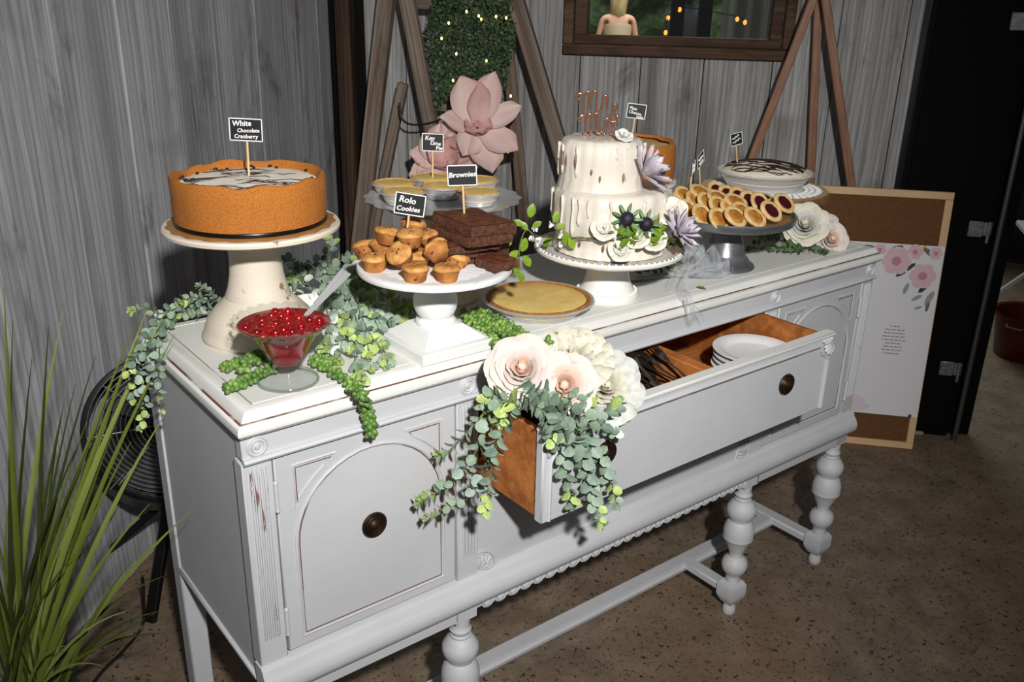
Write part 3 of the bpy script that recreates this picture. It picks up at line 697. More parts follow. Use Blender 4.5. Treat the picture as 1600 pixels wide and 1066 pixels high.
def doily(loc, R, label, holes=36):
    d = MB()
    d.add(lathe([(0, .0006), (R*.66, .0006), (R*.66, .0011), (0, .0011)], 64))
    for k in range(holes):
        a = 2*PI*k/holes
        d.add(torus(R*.035, R*.010, 8, 4), T(R*.71*math.cos(a), R*.71*math.sin(a), .0008))
        d.add(torus(R*.045, R*.011, 8, 4), T(R*.80*math.cos(a+.08), R*.80*math.sin(a+.08), .0008))
        d.add(torus(R*.055, R*.013, 8, 4), T(R*.91*math.cos(a), R*.91*math.sin(a), .0008))
    o = d.build('paper_doily', simple('doily_paper', srgb(232, 232, 232), 0.7), None, loc); tag(o, label, 'doily'); return o
dd = MB().add(lathe([(0, .0005), (.088, .0005), (.090, .0009), (.088, .0013), (0, .0013)], 96, lambda t, i, r, z: (r*(1+.03*math.sin(24*t)) if r > .08 else r, z))).build('paper_doily', simple('doily_paper_plain', srgb(240, 240, 240), .7), None, (SM.x-.015, SM.y-.02, Z0)); tag(dd, 'white scalloped paper doily under the cookie cups', 'doily')
# cookie cups
def cup_mesh(seed):
    def f(t, i, r, z): return (r*(1+.03*noise.noise(Vector((math.cos(t)*2+seed, math.sin(t)*2, z*80)))), z)
    b = MB().add(lathe([(0, 0), (.0155, 0), (.0170, .0015), (.0205, .016), (.0212, .0195)], 22, f)).mesh('cup_base', M_muffin, 50)
    def g(t, i, r, z): return (r*(1+.05*noise.noise(Vector((math.cos(t)*2+seed, math.sin(t)*2, 3)))), z+.0022*noise.noise(Vector((r*120*math.cos(t)+seed, r*120*math.sin(t), 7))))
    tp_ = MB().add(lathe([(.0205, .0180), (.0228, .0195), (.0225, .0225), (.019, .0262), (.012, .0282), (.006, .0280), (0, .0276)], 22, g)).mesh('cup_top', M_muffin_top, 70)
    c = MB(); random.seed(seed)
    for k in range(7):
        a = random.uniform(0, 6.28); r = random.uniform(.003, .016)
        c.add(ellip(.0024, .0019, .0011, 7, 4), T(r*math.cos(a), r*math.sin(a), .0278-(r/.02)**2*.0030) @ RZ(a))
    for k in range(5):
        a = random.uniform(0, 6.28); z = random.uniform(.004, .016); r = .0165+z*.25
        c.add(ellip(.0012, .0020, .0017, 6, 4), T(r*math.cos(a), r*math.sin(a), z) @ RZ(a))
    return b, tp_, c.mesh('chocolate_chips', M_chip, 180)
cups = [cup_mesh(s) for s in (1, 2, 3)]
cl = [  # px, py, height of cup centre above plate, tilt x, tilt y, where
    (585, 411, .013, 0, 0, 'front left on the plate rim, nearest the cream pedestal'),
    (649, 427, .013, 0, 0, 'front row, middle of the white plate edge'),
    (698, 427, .013, 0, 0, 'front row, touching the lowest brownie'),
    (571, 390, .013, .3, -.3, 'leftmost, behind the front left one'),
    (652, 405, .013, .1, .1, 'low in the middle gap of the heap'),
    (713, 407, .013, .2, .3, 'low, tucked between heap and brownies'),
    (610, 400, .013, 0, 0, 'hidden low at the centre of the heap'),
    (668, 385, .015, 0, 0, 'inside the heap below the tilted one'),
    (599, 384, .026, .35, -.35, 'left of the heap, tipped towards the pedestal'),
    (626, 399, .032, .75, -.25, 'tipped forward above the front row'),
    (684, 393, .036, -.9, .5, 'lying on its side beside the brownies'),
    (605, 369, .046, .15, -.1, 'upper left of the heap'),
    (673, 372, .040, .1, .35, 'upper right, behind the one on its side'),
    (641, 373, .057, .05, .05, 'on top of the heap at the front'),
    (645, 356, .060, -.1, .2, 'highest at the back, under the sign')]
for k, (px, py, hz, ax, ay, wh) in enumerate(cl):
    p = onz(px, py, Z0+hz)
    r = thing('cookie_cup', 'chocolate chip cookie cup '+wh, 'cookie', p, (ax, ay, k*1.3), 'cookie cups on the white stand')
    b, t_, c = cups[k % 3]
    bo = place('cup_base', b, r, (0, 0, -.013)); place('cup_top', t_, r, (0, 0, -.013)); place('chocolate_chips', c, r, (0, 0, -.013))
sign(0, 0, 0, [('Rolo', -.019, .0030, .0145, -.06), ('Cookies', -.0215, -.0120, .0115, .03)], 0.050, 0.036, 0.14, 0.022, 'chalkboard sign on a stick reading Rolo Cookies', parent_loc=onz(637, 352, Z0+.075))
# brownies
def slab(w, d, h, seed):
    nx_, ny_ = 12, 9
    mb = MB(); tb = MB()
    def jit(p, a): return Vector(p) + Vector((noise.noise(Vector(p)*60+Vector((seed, 0, 0))), noise.noise(Vector(p)*60+Vector((0, seed, 0))), noise.noise(Vector(p)*60+Vector((0, 0, seed)))))*a
    def rect(u, v, z, e=0): return ((u-.5)*(w+e), (v-.5)*(d+e), z)
    loop = [(i/nx_, 0) for i in range(nx_)] + [(1, j/ny_) for j in range(ny_)] + [(1-i/nx_, 1) for i in range(nx_)] + [(0, 1-j/ny_) for j in range(ny_)]
    n = len(loop); lv = [0, .25, .5, .75, .95]; V = []; F = []
    for q in lv:
        for u, v in loop: V.append(jit(rect(u, v, h*q, .002*math.sin(PI*q)), .0030))
    for a in range(len(lv)-1):
        for k in range(n): F.append((a*n+k, a*n+(k+1) % n, (a+1)*n+(k+1) % n, (a+1)*n+k))
    F.append(tuple(range(n))[::-1]); F.append(tuple(range((len(lv)-1)*n, len(lv)*n)))
    mb.add((V, F))
    pv = patch(lambda u, v: jit(rect(u, v, h*.95+.0012+.0022*min(1, 6*min(u, 1-u, v, 1-v)), .002), .0018), nx_, ny_)
    return mb.mesh('crumb', M_brownie, 50), MB().add(pv).mesh('crackled_top', M_brownie_top, 180)
bz = Z0+.0012
bl = [  # centre x, y, z, w, d, h, rot, tilt, words
    (.4755, .0060, 0, .052, .050, .0165, .05, (0, 0), 'smallest brownie square lying alone at the plate front'),
    (.4950, .0720, 0, .060, .070, .0145, .25, (0, 0), 'lowest brownie slab at the right of the pile'),
    (.4350, .0900, 0, .060, .085, .0145, -.1, (0, 0), 'lowest brownie slab behind the cookie cups'),
    (.4550, .0780, .0165, .085, .085, .0125, .12, (.02, .02), 'brownie slab in the second layer of the pile'),
    (.4420, .0650, .0300, .100, .085, .0125, -.05, (.03, .03), 'brownie slab in the third layer of the pile'),
    (.4560, .0560, .0440, .092, .110, .0160, .02, (.02, .05), 'large brownie slab second from the top of the pile'),
    (.4620, .0560, .0615, .092, .112, .0175, .02, (.03, .06), 'large crackled brownie slab on top of the pile')]
for k, (x, y, z, w, d, h, rz, tl, wh) in enumerate(bl):
    r = thing('brownie', wh, 'brownie', (x, y, bz+z), (tl[0], tl[1], rz), 'brownies on the white stand')
    a, b = slab(w, d, h, k*3.1); place('crumb', a, r); place('crackled_top', b, r)
sign(0, 0, 0, [('Brownies', -.0225, -.0035, .0120, .04)], 0.050, 0.035, -0.05, 0.058, 'chalkboard sign on a stick reading Brownies', parent_loc=Vector((.458, .078, bz+.076)))

# ------------------------------------------------------------------ silver tray stand with mini key lime pies
SK = Vector((0.562, 0.300, H))
st = thing('silver_tray_stand', 'scalloped silver tray on a pale wooden pedestal holding the mini pies', 'cake stand', SK)
MB().add(lathe([(.070, 0), (.072, .006), (.060, .014), (.030, .030), (.024, .060), (.026, .120), (.040, .175), (.058, .186), (.060, .1905), (0, .1905)], 36)).build('pedestal', P_cream, st)
MB().add(lathe([(0, .186), (.11, .188), (.118, .194), (.118, .198), (0, .198)], 44)).build('wood_disc', simple('pale_disc', srgb(196, 172, 136), 0.6, var=0.2), st)
zt = .200
MB().add(lathe([(0, zt), (.118, zt), (.135, zt+.003), (.150, zt+.006), (.153, zt+.009), (.149, zt+.0085), (.134, zt+.006), (.116, zt+.002), (0, zt+.002)], 144, lambda t, i, r, z: (r*(1+.020*math.sin(t*18)), z) if r > .14 else (r, z))).build('tray', M_steel, st)
def pie(name, label, loc, R, hgt, fill, group=None, crust=None, dome=0.0, cat='pie', n=96):
    r = thing(name, label, cat, loc, (0, 0, random.random()*6), group)
    def cr(t, i, rr, z): return (rr*(1+.010*math.sin(t*n/2)) if .1 < i < 99 and rr > R*.72 else rr, z)
    MB().add(lathe([(0, 0), (R*.70, 0), (R*.72, .001), (R*.93, hgt*.92), (R*1.0, hgt), (R*1.03, hgt+.0015), (R*1.0, hgt+.0035), (R*.95, hgt+.002), (R*.92, hgt*.9), (R*.7, .002), (0, .002)], n, cr)).build('foil_tin', M_foil, r, smooth=30)
    cm_ = crust or M_crust
    MB().add(lathe([(R*.86, hgt*.8), (R*.935, hgt*.93), (R*.955, hgt+.0035), (R*.92, hgt+.0052), (R*.87, hgt+.003), (R*.84, hgt-.001)], 64, lambda t, i, rr, z: (rr+R*.012*noise.noise(Vector((math.cos(t)*6, math.sin(t)*6, i))), z), cap=False)).build('crust_rim', cm_, r)
    MB().add(lathe([(0, hgt*.5), (R*.84, hgt*.5), (R*.885, hgt+.0015), (R*.80, hgt+.0035+dome*.35), (R*.55, hgt+.0040+dome*.7), (R*.25, hgt+.0045+dome*.95), (0, hgt+.0045+dome)], 64, lambda t, i, rr, z: (rr, z+.0010*noise.noise(Vector((rr*50*math.cos(t), rr*50*math.sin(t), 1))) if z > hgt else z))).build('filling', fill, r, smooth=60)
    return r
M_minirim = simple('pale_rim', srgb(206, 164, 98), .8, c2=srgb(176, 128, 66), scale=160)
mp = [(616, 290, 'at the left back of the silver tray'), (674, 281, 'at the back middle under the sign'), (746, 285, 'at the right back of the silver tray'), (630, 303, 'at the front left above the cookie cups'), (691, 294, 'at the centre of the silver tray'), (747, 304, 'at the front right behind the Brownies sign')]
for px, py, wh in mp:
    p = onz(px, py, H+zt+.0215)
    pie('mini_pie', 'mini key lime pie in a foil cup '+wh, (p.x, p.y, H+zt+.003), .0440, .021, M_custard, 'mini key lime pies', crust=M_minirim, n=64)
p = onz(676, 279, H+zt+.026)
sign(0, 0, 0, [('Key', -.016, .0050, .0125, -.03), ('Lime', -.0055, -.0040, .0110, -.08), ('Pie', .0060, -.0145, .0110, 0)], 0.044, 0.036, 0.02, 0.060, 'chalkboard sign on a stick reading Key Lime Pie', parent_loc=p)
# big key lime pie in front
PB = onz(847, 489, H)
pie('key_lime_pie', 'large custard-topped pie in a foil tin at the front edge of the sideboard', (PB.x, PB.y+.012, H), .108, .026, M_custard, crust=simple('brown_rim', srgb(176, 120, 56), 0.8, c2=srgb(130, 78, 30), scale=160, bmp=.6), n=120)
# ------------------------------------------------------------------ petals and leaves
def petal_vf(w, l, cup=0.3, curl=0.2, nu=6, nv=4, tip=0.35, ruffle=0.0, pw=0.6, rnd_=False):
    """petal along +x from the origin, width along y, cupped towards +z"""
    def f(u, v):
        s = (v-.5)*2
        if rnd_:
            u = math.sin(u*PI/2); u = u*(1-.07*s*s)
            wd_ = w*min(1, .30+1.6*u)*(1 if u < .5 else math.sqrt(max(0, 1-((u-.5)/.5)**2.6))*.92+.08)
        else:
            wd_ = w*(math.sin(PI*min(1, (u*(1-tip)+0.02)))**pw)
            if u > .999: wd_ *= .25
        x = l*u*(1-.10*s*s*u); y = s*wd_*.5
        z = cup*w*(s*s)*(.3+.7*u) + l*(curl*u*u) + ruffle*w*math.sin(s*5+u*3)*u
        return (x, y, z)
    return patch(f, nu, nv)
def leafmesh(name, mat, w=0.85, cup=0.12, n=8, fold=0.0):
    """round leaf, unit length along +x"""
    V = [(0, 0, 0), (0.5, 0, -cup*.6 - fold*0)]; F = []
    pts = []
    for k in range(n):
        a = PI - 2*PI*k/n
        x = .5+.5*math.cos(a); y = .5*w*math.sin(a)*(1-.10*math.cos(a))
        pts.append((x, y, cup*abs(y)*2 - .15*x*x + fold*abs(y)))
    V = [(0.52, 0, -cup*.25-.04)] + pts
    F = [(0, 1+(k+1) % n, 1+k) for k in range(n)]
    return MB().add((V, F)).mesh(name, mat, 180)
def ptmesh(name, mat, w=0.4, n=5, fold=0.25):
    """pointed leaf, unit length along +x"""
    V = []; F = []
    for i in range(n+1):
        u = i/n; hw = w*.5*math.sin(PI*min(1, u*.92+.04))**.8
        if i == n: hw = 0.004
        V += [(u, -hw, fold*hw - .12*u*u), (u, 0, -.12*u*u), (u, hw, fold*hw-.12*u*u)]
        if i:
            o = (i-1)*3; F += [(o, o+3, o+4, o+1), (o+1, o+4, o+5, o+2)]
    return MB().add((V, F)).mesh(name, mat, 180)
M_euc = leafmat('eucalyptus_leaf', srgb(112, 134, 112), srgb(150, 168, 148))
M_euc2 = leafmat('eucalyptus_blue', srgb(102, 126, 110), srgb(144, 160, 146))
M_eul = leafmat('eucalyptus_lime', srgb(150, 174, 96), srgb(178, 196, 116))
M_euw = leafmat('frosted_leaf', srgb(176, 190, 178), srgb(206, 214, 204))
M_stem = simple('green_stem', srgb(108, 120, 84), 0.6)
LM_e = leafmesh('leaf', M_euc, .88); LM_b = leafmesh('leaf', M_euc2, .92); LM_l = leafmesh('leaf', M_eul, .9); LM_w = leafmesh('leaf', M_euw, .85)
LM_n = leafmesh('leaf', M_euc, .58)
LM_nl = leafmesh('leaf', M_eul, .6)
M_box = leafmat('boxwood_leaf', srgb(52, 78, 44), srgb(92, 122, 70)); LM_x = leafmesh('leaf', M_box, .7)
M_vine = leafmat('lime_vine_leaf', srgb(92, 120, 22), srgb(130, 156, 48), 0.35); LM_v = ptmesh('leaf', M_vine, .62)
M_spike = leafmat('thistle_leaf', srgb(74, 110, 66), srgb(112, 146, 92), 0.45); LM_s = ptmesh('leaf', M_spike, .26)
def sprig(root, pts, n, s0, s1, leaves, tips=None, stem_r=0.0011, spread=0.75, tipfrac=0.75, seed=0, jitter=0.35, stem=True, clamp=None):
    """opposite leaf pairs along a stem; leaves are parts of root"""
    rnd = random.Random(seed); P = spl(pts, n*2+1); org = root.matrix_basis.inverted()
    if stem: MB().add(tube([org @ p for p in P], [stem_r*(1-.6*i/len(P)) for i in range(len(P))], 5)).build('stem', M_stem, root)
    for i in range(n):
        k = i*2+1; p = P[k]; t = (P[min(k+1, len(P)-1)]-P[k-1]).normalized()
        a = t.cross(Vector((0, 0, 1)));
        if a.length < .1: a = t.orthogonal()
        a.normalize(); b = t.cross(a); f = i/max(1, n-1); sz = s0+(s1-s0)*f
        th = (i % 2)*PI/2 + rnd.uniform(-jitter, jitter)
        for sgn in (0, PI):
            d = a*math.cos(th+sgn)+b*math.sin(th+sgn)
            x = (d*spread + t*(1-spread*.55) + Vector((rnd.uniform(-1, 1), rnd.uniform(-1, 1), rnd.uniform(-1, 1)))*.18)
            xx, yy, zz = frame(x, t*1.0+Vector((0, 0, .25)) + Vector((rnd.uniform(-1, 1), rnd.uniform(-1, 1), rnd.uniform(-1, 1)))*.35)
            me = rnd.choice(tips) if (tips and f > tipfrac) else rnd.choice(leaves)
            q = p + d*.001
            if clamp is not None and (q + xx*sz).z < clamp and q.z >= clamp - .004:
                xx.z = abs(xx.z)*.4; xx, yy, zz = frame(xx, zz)
            place('leaf', me, root, matrix=org @ mtx(q, xx, yy, zz, sz*rnd.uniform(.85, 1.15)))
    if tips:
        t = (P[-1]-P[-3]).normalized()
        for k in range(3):
            xx, yy, zz = frame(t + rv(.5), Vector((0, 0, 1))+rv(.5)); place('leaf', rnd.choice(tips), root, matrix=org @ mtx(P[-1], xx, yy, zz, s1*.8))
M_bead = leafmat('sedum_bead', srgb(66, 100, 40), srgb(104, 138, 66), 0.4)
BM = MB().add(ellip(1, .58, .58, 7, 5), T(.75, 0, 0)).mesh('bead', M_bead, 180)
BMl = MB().add(ellip(1, .58, .58, 7, 5), T(.75, 0, 0)).mesh('bead', leafmat('sedum_bead_light', srgb(96, 132, 48), srgb(132, 164, 82), 0.4), 180)
def sedum(root, pts, n, s, seed=0, per=4, light=0.2):
    rnd = random.Random(seed); P = spl(pts, n+1); org = root.matrix_basis.inverted()
    MB().add(tube([org @ p for p in P], .0014, 5)).build('stem', M_stem, root)
    for i in range(n):
        t = (P[i+1]-P[i]).normalized(); a = t.orthogonal().normalized(); b = t.cross(a)
        for k in range(per):
            th = 2*PI*(k+.5*(i % 2))/per+rnd.uniform(-.3, .3); d = a*math.cos(th)+b*math.sin(th)
            if d.z < -.55 and abs(t.z) < .6: d.z = -.2
            xx, yy, zz = frame(d*.9+t*.55, t)
            place('bead', BMl if rnd.random() < light else BM, root, matrix=org @ mtx(P[i], xx, yy, zz, s*rnd.uniform(.85, 1.15)))
def rose(name, label, loc, R, mats, face, seed=0, layers=6, group=None, cat='rose', openness=1.0, root=None, green=True, narrow=1.0):
    """cupped rose: spiral of overlapping petals around the facing axis"""
    rnd = random.Random(seed)
    r = root or thing(name, label, cat, loc, (0, 0, 0), group)
    X, Y, Z = None, None, Vector(face).normalized(); X = Z.orthogonal().normalized(); Y = Z.cross(X)
    base = Matrix(((X.x, Y.x, Z.x, 0), (X.y, Y.y, Z.y, 0), (X.z, Y.z, Z.z, 0), (0, 0, 0, 1)))
    if root is not None: base = T(*loc) @ base
    nl = layers
    for L_ in range(nl):
        f = L_/(nl-1) if nl > 1 else 1
        rho = R*(.13+.80*f**1.1)*(.55+.45*openness) if f > 0 else R*.13
        hh = R*(.86-.34*f); Wd = (2.7-1.25*f)*narrow; lip = .06+.26*f*openness; ph = rnd.random()*6
        def pt(u, v, rho=rho, hh=hh, Wd=Wd, lip=lip, f=f, ph=ph):
            s_ = 2*abs(v-.5); a_ = (v-.5)*Wd; k = max(0, (u-.62)/.38)**2
            rr = rho*(.22+.78*math.sin(min(1, u*1.1)*PI/2)**.75) + R*lip*k*(.6+.4*math.cos(a_*2)) + R*.022*math.sin(a_*7+ph)*u
            zz = hh*u - hh*.42*(s_**2.4)*u - R*(.16*f)*k
            return (rr*math.cos(a_), rr*math.sin(a_), zz - R*(.32-.02*f))
        pm_ = MB().add(patch(pt, 8, 8)).mesh('petal', mats[min(len(mats)-1, int((1-f)*len(mats)*.999))], 180)
        cnt = (3, 3, 4, 5, 5, 6, 7, 8)[min(7, L_ if nl > 4 else L_*2)]
        cnt = int(cnt/narrow**.8+.5)
        for k in range(cnt):
            a = 2*PI*(k+.5*(L_ % 2))/cnt + rnd.uniform(-.15, .15) + L_*.7
            place('petal', pm_, r, matrix=base @ RZ(a) @ RY(rnd.uniform(-.06, .10)) @ RX(rnd.uniform(-.08, .08)) @ S(1, 1, rnd.uniform(.93, 1.08)))
    o = MB().add(ellip(R*.17, R*.17, R*.30, 10, 7), T(0, 0, R*.12)).build('bud_centre', mats[-1], r); o.matrix_local = base
    if green:
        o = MB().add(lathe([(0, -.42*R), (R*.22, -.36*R), (R*.30, -.22*R), (0, -.1*R)], 10)).build('calyx', M_stem, r); o.matrix_local = base
    return r
def starflower(name, label, loc, R, mat, face, rings, seed=0, group=None, cat='flower', pw=.32, cup=.25, root=None, core=None, cr=.12, rd=False):
    """many pointed petals in tilted rings (succulent, dahlia)"""
    rnd = random.Random(seed); r = root or thing(name, label, cat, loc, (0, 0, 0), group)
    Z = Vector(face).normalized(); X = Z.orthogonal().normalized(); Y = Z.cross(X)
    base = Matrix(((X.x, Y.x, Z.x, 0), (X.y, Y.y, Z.y, 0), (X.z, Y.z, Z.z, 0), (0, 0, 0, 1)))
    if root is not None: base = T(*loc) @ base
    for (cnt, ln, tilt, z) in rings:
        me = MB().add(petal_vf(R*pw, R*ln, cup, .12, 6, 4, .05, .04 if rd else 0, .75, rd)).mesh('petal', mat, 180)
        for k in range(cnt):
            a = 2*PI*k/cnt + rnd.uniform(-.1, .1) + z*20
            place('petal', me, r, matrix=base @ RZ(a) @ T(R*.05, 0, R*z) @ RY(-math.radians(tilt+rnd.uniform(-6, 6))))
    if core is not None: o = MB().add(ellip(R*cr, R*cr, R*cr*.8, 10, 6)).build('flower_core', core, r); o.matrix_local = base
    return r
def toward(p, up=.3):
    d = (CAM-Vector(p)).normalized(); return d+Vector((0, 0, up))

# ------------------------------------------------------------------ wedding cake
SWC = Vector((0.849, 0.120, H))
st = thing('china_cake_stand', 'white glazed china cake stand with beaded foot under the wedding cake', 'cake stand', SWC)
MB().add(lathe([(.064, 0), (.0665, .003), (.0665, .010), (.063, .0135), (.058, .017), (.052, .026), (.0455, .045), (.042, .068), (.041, .088), (.044, .094), (0, .094)], 48)).build('foot', M_china, st)
bd = MB().add(ellip(.0034, .0034, .0034, 8, 6)).mesh('bead', M_china, 180)
for k in range(46): place('bead', bd, st, (.0605*math.cos(2*PI*k/46), .0605*math.sin(2*PI*k/46), .0155))
MB().add(lathe([(0, .090), (.10, .091), (.145, .096), (.1525, .101), (.1535, .106), (.151, .109), (.144, .106), (.132, .103), (0, .103)], 72)).build('plate', M_china, st)
for k in range(70): place('bead', bd, st, (.1475*math.cos(2*PI*k/70), .1475*math.sin(2*PI*k/70), .1085), scale=.75)
M_icing = simple('ivory_icing', srgb(228, 220, 206), 0.28, bmp=0.25, scale=34, sss=0.15, var=0.05, coat=0.3, bdist=0.004)
wc = thing('wedding_cake', 'two-tier ivory wedding cake with dripping icing on the china stand', 'cake', SWC + Vector((0, 0, .103)))
def icing(seed, amp):
    def f(t, i, r, z):
        if i < 1: return (r, z)
        k = noise.noise(Vector((math.cos(t)*9+seed, math.sin(t)*9, z*7))); k2 = noise.noise(Vector((math.cos(t)*22+seed, math.sin(t)*22, z*12)))
        return (r + amp*(k*1.0+k2*.7), z+.0012*k)
    return f
z1 = .128; R1 = .1185
MB().add(lathe([(R1-.010, 0), (R1-.002, .004), (R1-.008, .020), (R1-.010, .030), (R1-.002, .044), (R1, .060), (R1, .085), (R1-.001, .105), (R1-.002, .119), (R1-.007, .126), (R1-.016, z1+.001), (.05, z1+.001), (0, z1+.001)], 96, icing(1, .0042))).build('lower_tier', M_icing, wc, smooth=70)
R2 = .083; z2 = z1+.096; U2 = _r0*(-.026); U1 = _r0*(-.007)
MB().add(lathe([(R2+.003, z1-.004), (R2+.002, z1+.006), (R2-.001, z1+.018), (R2, z1+.040), (R2+.001, z1+.064), (R2-.001, z1+.082), (R2-.007, z2-.003), (R2-.018, z2), (.04, z2+.001), (0, z2)], 80, icing(4, .0030))).build('upper_tier', M_icing, wc, U2, smooth=70)
# runs of icing, each with a dark gap of bare cake beside it
M_bare = simple('bare_cake', srgb(104, 74, 60), 0.6, c2=srgb(150, 128, 110), scale=60)
rnd = random.Random(5)
for k in range(22):
    lower = k % 2 == 0; Rr, zt_, zb_ = (R1, z1-.008, .035) if lower else (R2, z2-.010, z1+.016)
    a = RZC - PI/2 + rnd.uniform(-1.75, 1.75); ln = rnd.uniform(.3, .95)*(zt_-zb_); w = rnd.uniform(.0022, .0040)
    rr = Rr+.0012
    pts = [(rr*math.cos(a+.01*math.sin(j*1.3+k)), rr*math.sin(a+.01*math.sin(j*1.3+k)), zt_-ln*j/6) for j in range(7)]
    MB().add(tube(pts, [w*.8, w, w*.8, w*.75, w*.8, w*1.15, w*.6], 8)).build('icing_drip', M_icing, wc, (0, 0, 0) if lower else U2, smooth=180)
for k, (a, zc_, ln, lower) in enumerate([(-1.18, z1+.058, .046, 0), (-1.02, z1+.050, .040, 0), (-.72, z1+.056, .030, 0), (-.30, z1+.040, .012, 0), (-.1, z1+.028, .014, 0), (.45, z1+.03, .02, 0), (1.1, z1+.05, .03, 0), (-1.3, .075, .05, 1), (.05, .088, .018, 1), (.42, .090, .022, 1), (.75, .080, .03, 1), (-.6, .034, .014, 1), (-.2, .030, .016, 1)]):
    a = a+RZC-PI/2; rr = (R1 if lower else R2)+.0016
    MB().add(tube([(rr*math.cos(a), rr*math.sin(a), zc_+ln*(.5-j/5)) for j in range(6)], [.0004, .0018, .0024, .0022, .0014, .0004], 6)).build('bare_streak', M_bare, wc, (0, 0, 0) if lower else U2)
# lettered topper: tubes of rose-gold wire
M_rose = simple('rose_gold', srgb(206, 146, 116), 0.16, 0.8)
tz = H+.103+z2
tp_ = thing('cake_topper', 'mirrored rose-gold Mr and Mrs lettering standing on the upper tier', 'cake topper', SWC + U2 + Vector((-.006, .004, .103+z2)), (0, 0, RZC))
def stroke(pts, name='letter', r=.0024):
    MB().add(tube([(x, 0, z) for x, _, z in spl([(a, 0, b) for a, b in pts], 6*len(pts))], r, 8)).build(name, M_rose, tp_, smooth=180)
def scriptM(x, z, s):
    stroke([(x+.010*s, z+.024*s), (x+.006*s, z+.022*s), (x+.004*s, z+.027*s), (x+.009*s, z+.032*s), (x+.016*s, z+.030*s), (x+.0175*s, z+.022*s), (x+.018*s, z-.006*s)])
    stroke([(x+.0175*s, z+.024*s), (x+.022*s, z+.034*s), (x+.027*s, z+.034*s), (x+.0285*s, z+.024*s), (x+.0285*s, z+.004*s)])
    stroke([(x+.0285*s, z+.024*s), (x+.034*s, z+.035*s), (x+.039*s, z+.035*s), (x+.0395*s, z+.020*s), (x+.040*s, z+.006*s), (x+.043*s, z+.000*s), (x+.048*s, z+.004*s)])
def scriptr(x, z, s):
    stroke([(x, z+.002*s), (x+.002*s, z+.014*s), (x+.003*s, z+.026*s)]); stroke([(x+.003*s, z+.022*s), (x+.006*s, z+.027*s), (x+.010*s, z+.025*s), (x+.010*s, z+.012*s), (x+.011*s, z+.004*s)])
scriptM(-.052, .046, 1.1); scriptr(.001, .048, 1.1)
scriptM(-.046, .006, 1.05); scriptr(.007, .008, 1.0)
stroke([(.022, .008), (.026, .006), (.030, .012), (.026, .022), (.030, .030), (.034, .024)])
stroke([(.034, .022), (.026, .050), (.024, .058), (.028, .063), (.032, .058), (.028, .050), (.020, .040), (.020, .032), (.027, .030), (.034, .040), (.036, .036)])
for x in (-.030, -.016, .010, .024): stroke([(x, .008), (x, -.006)], 'prong', .0012)
# white blossom and lavender succulent on the tiers
M_wpet = simple('white_petal', srgb(226, 224, 218), 0.55, sss=0.1)
M_lav = simple('lavender_petal', srgb(206, 199, 206), 0.55, c2=srgb(184, 174, 187), scale=25)
p = oncyl(976, 206, SWC+U2, R2-.018); p.z = tz+.012
rose('white_blossom', 'small white rosebud on the upper tier beside the lettering', p, .017, [M_wpet], Vector((-.2, -.5, .9)), 2, 3, cat='flower', openness=.8, green=False)
p = oncyl(1004, 272, SWC+U2, R2+.010)
starflower('lavender_succulent', 'large lavender pointed flower where the two cake tiers meet', p, .062, M_lav, RGT*.75+Vector((0, 0, .45))-FWD*.3, [(9, .9, 18, 0), (8, .95, 38, .02), (6, .85, 58, .04), (4, .6, 76, .06)], 3, 'lavender flowers on the cake', pw=.34)
p = oncyl(1060, 362, SWC, R1+.040)
starflower('lavender_succulent', 'large lavender pointed flower at the right edge of the cake plate', p, .050, M_lav, RGT*.55+Vector((0, 0, .35))-FWD*.55, [(10, .95, 10, 0), (8, .9, 32, .02), (6, .8, 56, .04), (4, .55, 76, .06)], 8, 'lavender flowers on the cake', pw=.30)
# flowers round the foot of the cake
M_thistle = simple('thistle_head', srgb(44, 38, 56), 0.6, c2=srgb(24, 20, 32), scale=60)
spk = MB().add(lathe([(.14, 0), (.05, .7), (0, 1)], 5)).mesh('spike', M_thistle, 0)
def thistle(px, py, y, R, label):
    p = oncyl(px, py, SWC, R1+.022); r = thing('thistle', label, 'thistle', p, (0, 0, 0), 'thistles on the cake plate')
    MB().add(ellip(R*.82, R*.82, R*.82, 12, 8)).build('head', M_thistle, r)
    for k in range(70):
        z = 1-2*(k+.5)/70; a = k*2.39996; d = Vector((math.sqrt(1-z*z)*math.cos(a), math.sqrt(1-z*z)*math.sin(a), z))
        xx, yy, zz = frame(d.orthogonal(), d); place('spike', spk, r, matrix=mtx(d*R*.74, xx, yy, zz, R*.34))
    t = toward(p, 0).normalized()
    for k in range(9):
        a = 2*PI*k/9; s = t.orthogonal().normalized(); q = t.cross(s); d = s*math.cos(a)+q*math.sin(a)-t*.15
        xx, yy, zz = frame(d, t); place('leaf', LM_s, r, matrix=mtx(d*R*.5, xx, yy, zz, R*1.45))
thistle(980, 342, SWC.y-.125, .0165, 'dark thistle head with green bracts, left one of the cake pair')
thistle(1010, 350, SWC.y-.125, .0160, 'dark thistle head with green bracts, right one of the cake pair')
M_wp2 = simple('cream_petal', srgb(224, 220, 206), 0.5, sss=0.1)
for px, py, y, R, lb in ((971, 390, -.138, .020, 'small white rose at the front rim of the cake plate'), (995, 368, -.128, .021, 'white ruffled blossom below the left thistle'), (1022, 374, -.126, .020, 'white open blossom below the right thistle'), (945, 356, -.122, .021, 'white rose pressed to the lower tier'), (1050, 330, -.075, .024, 'white daisy-like blossom beside the lower tier')):
    p = oncyl(px, py, SWC, R1+.012-y*0); p.z = max(p.z, SWC.z+.118); rose('plate_blossom', lb, p, R, [M_wp2, M_wpet], toward(p, .5), int(px), 3, 'white blossoms on the cake plate', 'flower', 1.1, green=False)
gp = thing('cake_foliage', 'lime green leaves tucked among the flowers at the cake front', 'foliage', SWC + Vector((0, 0, .106)))
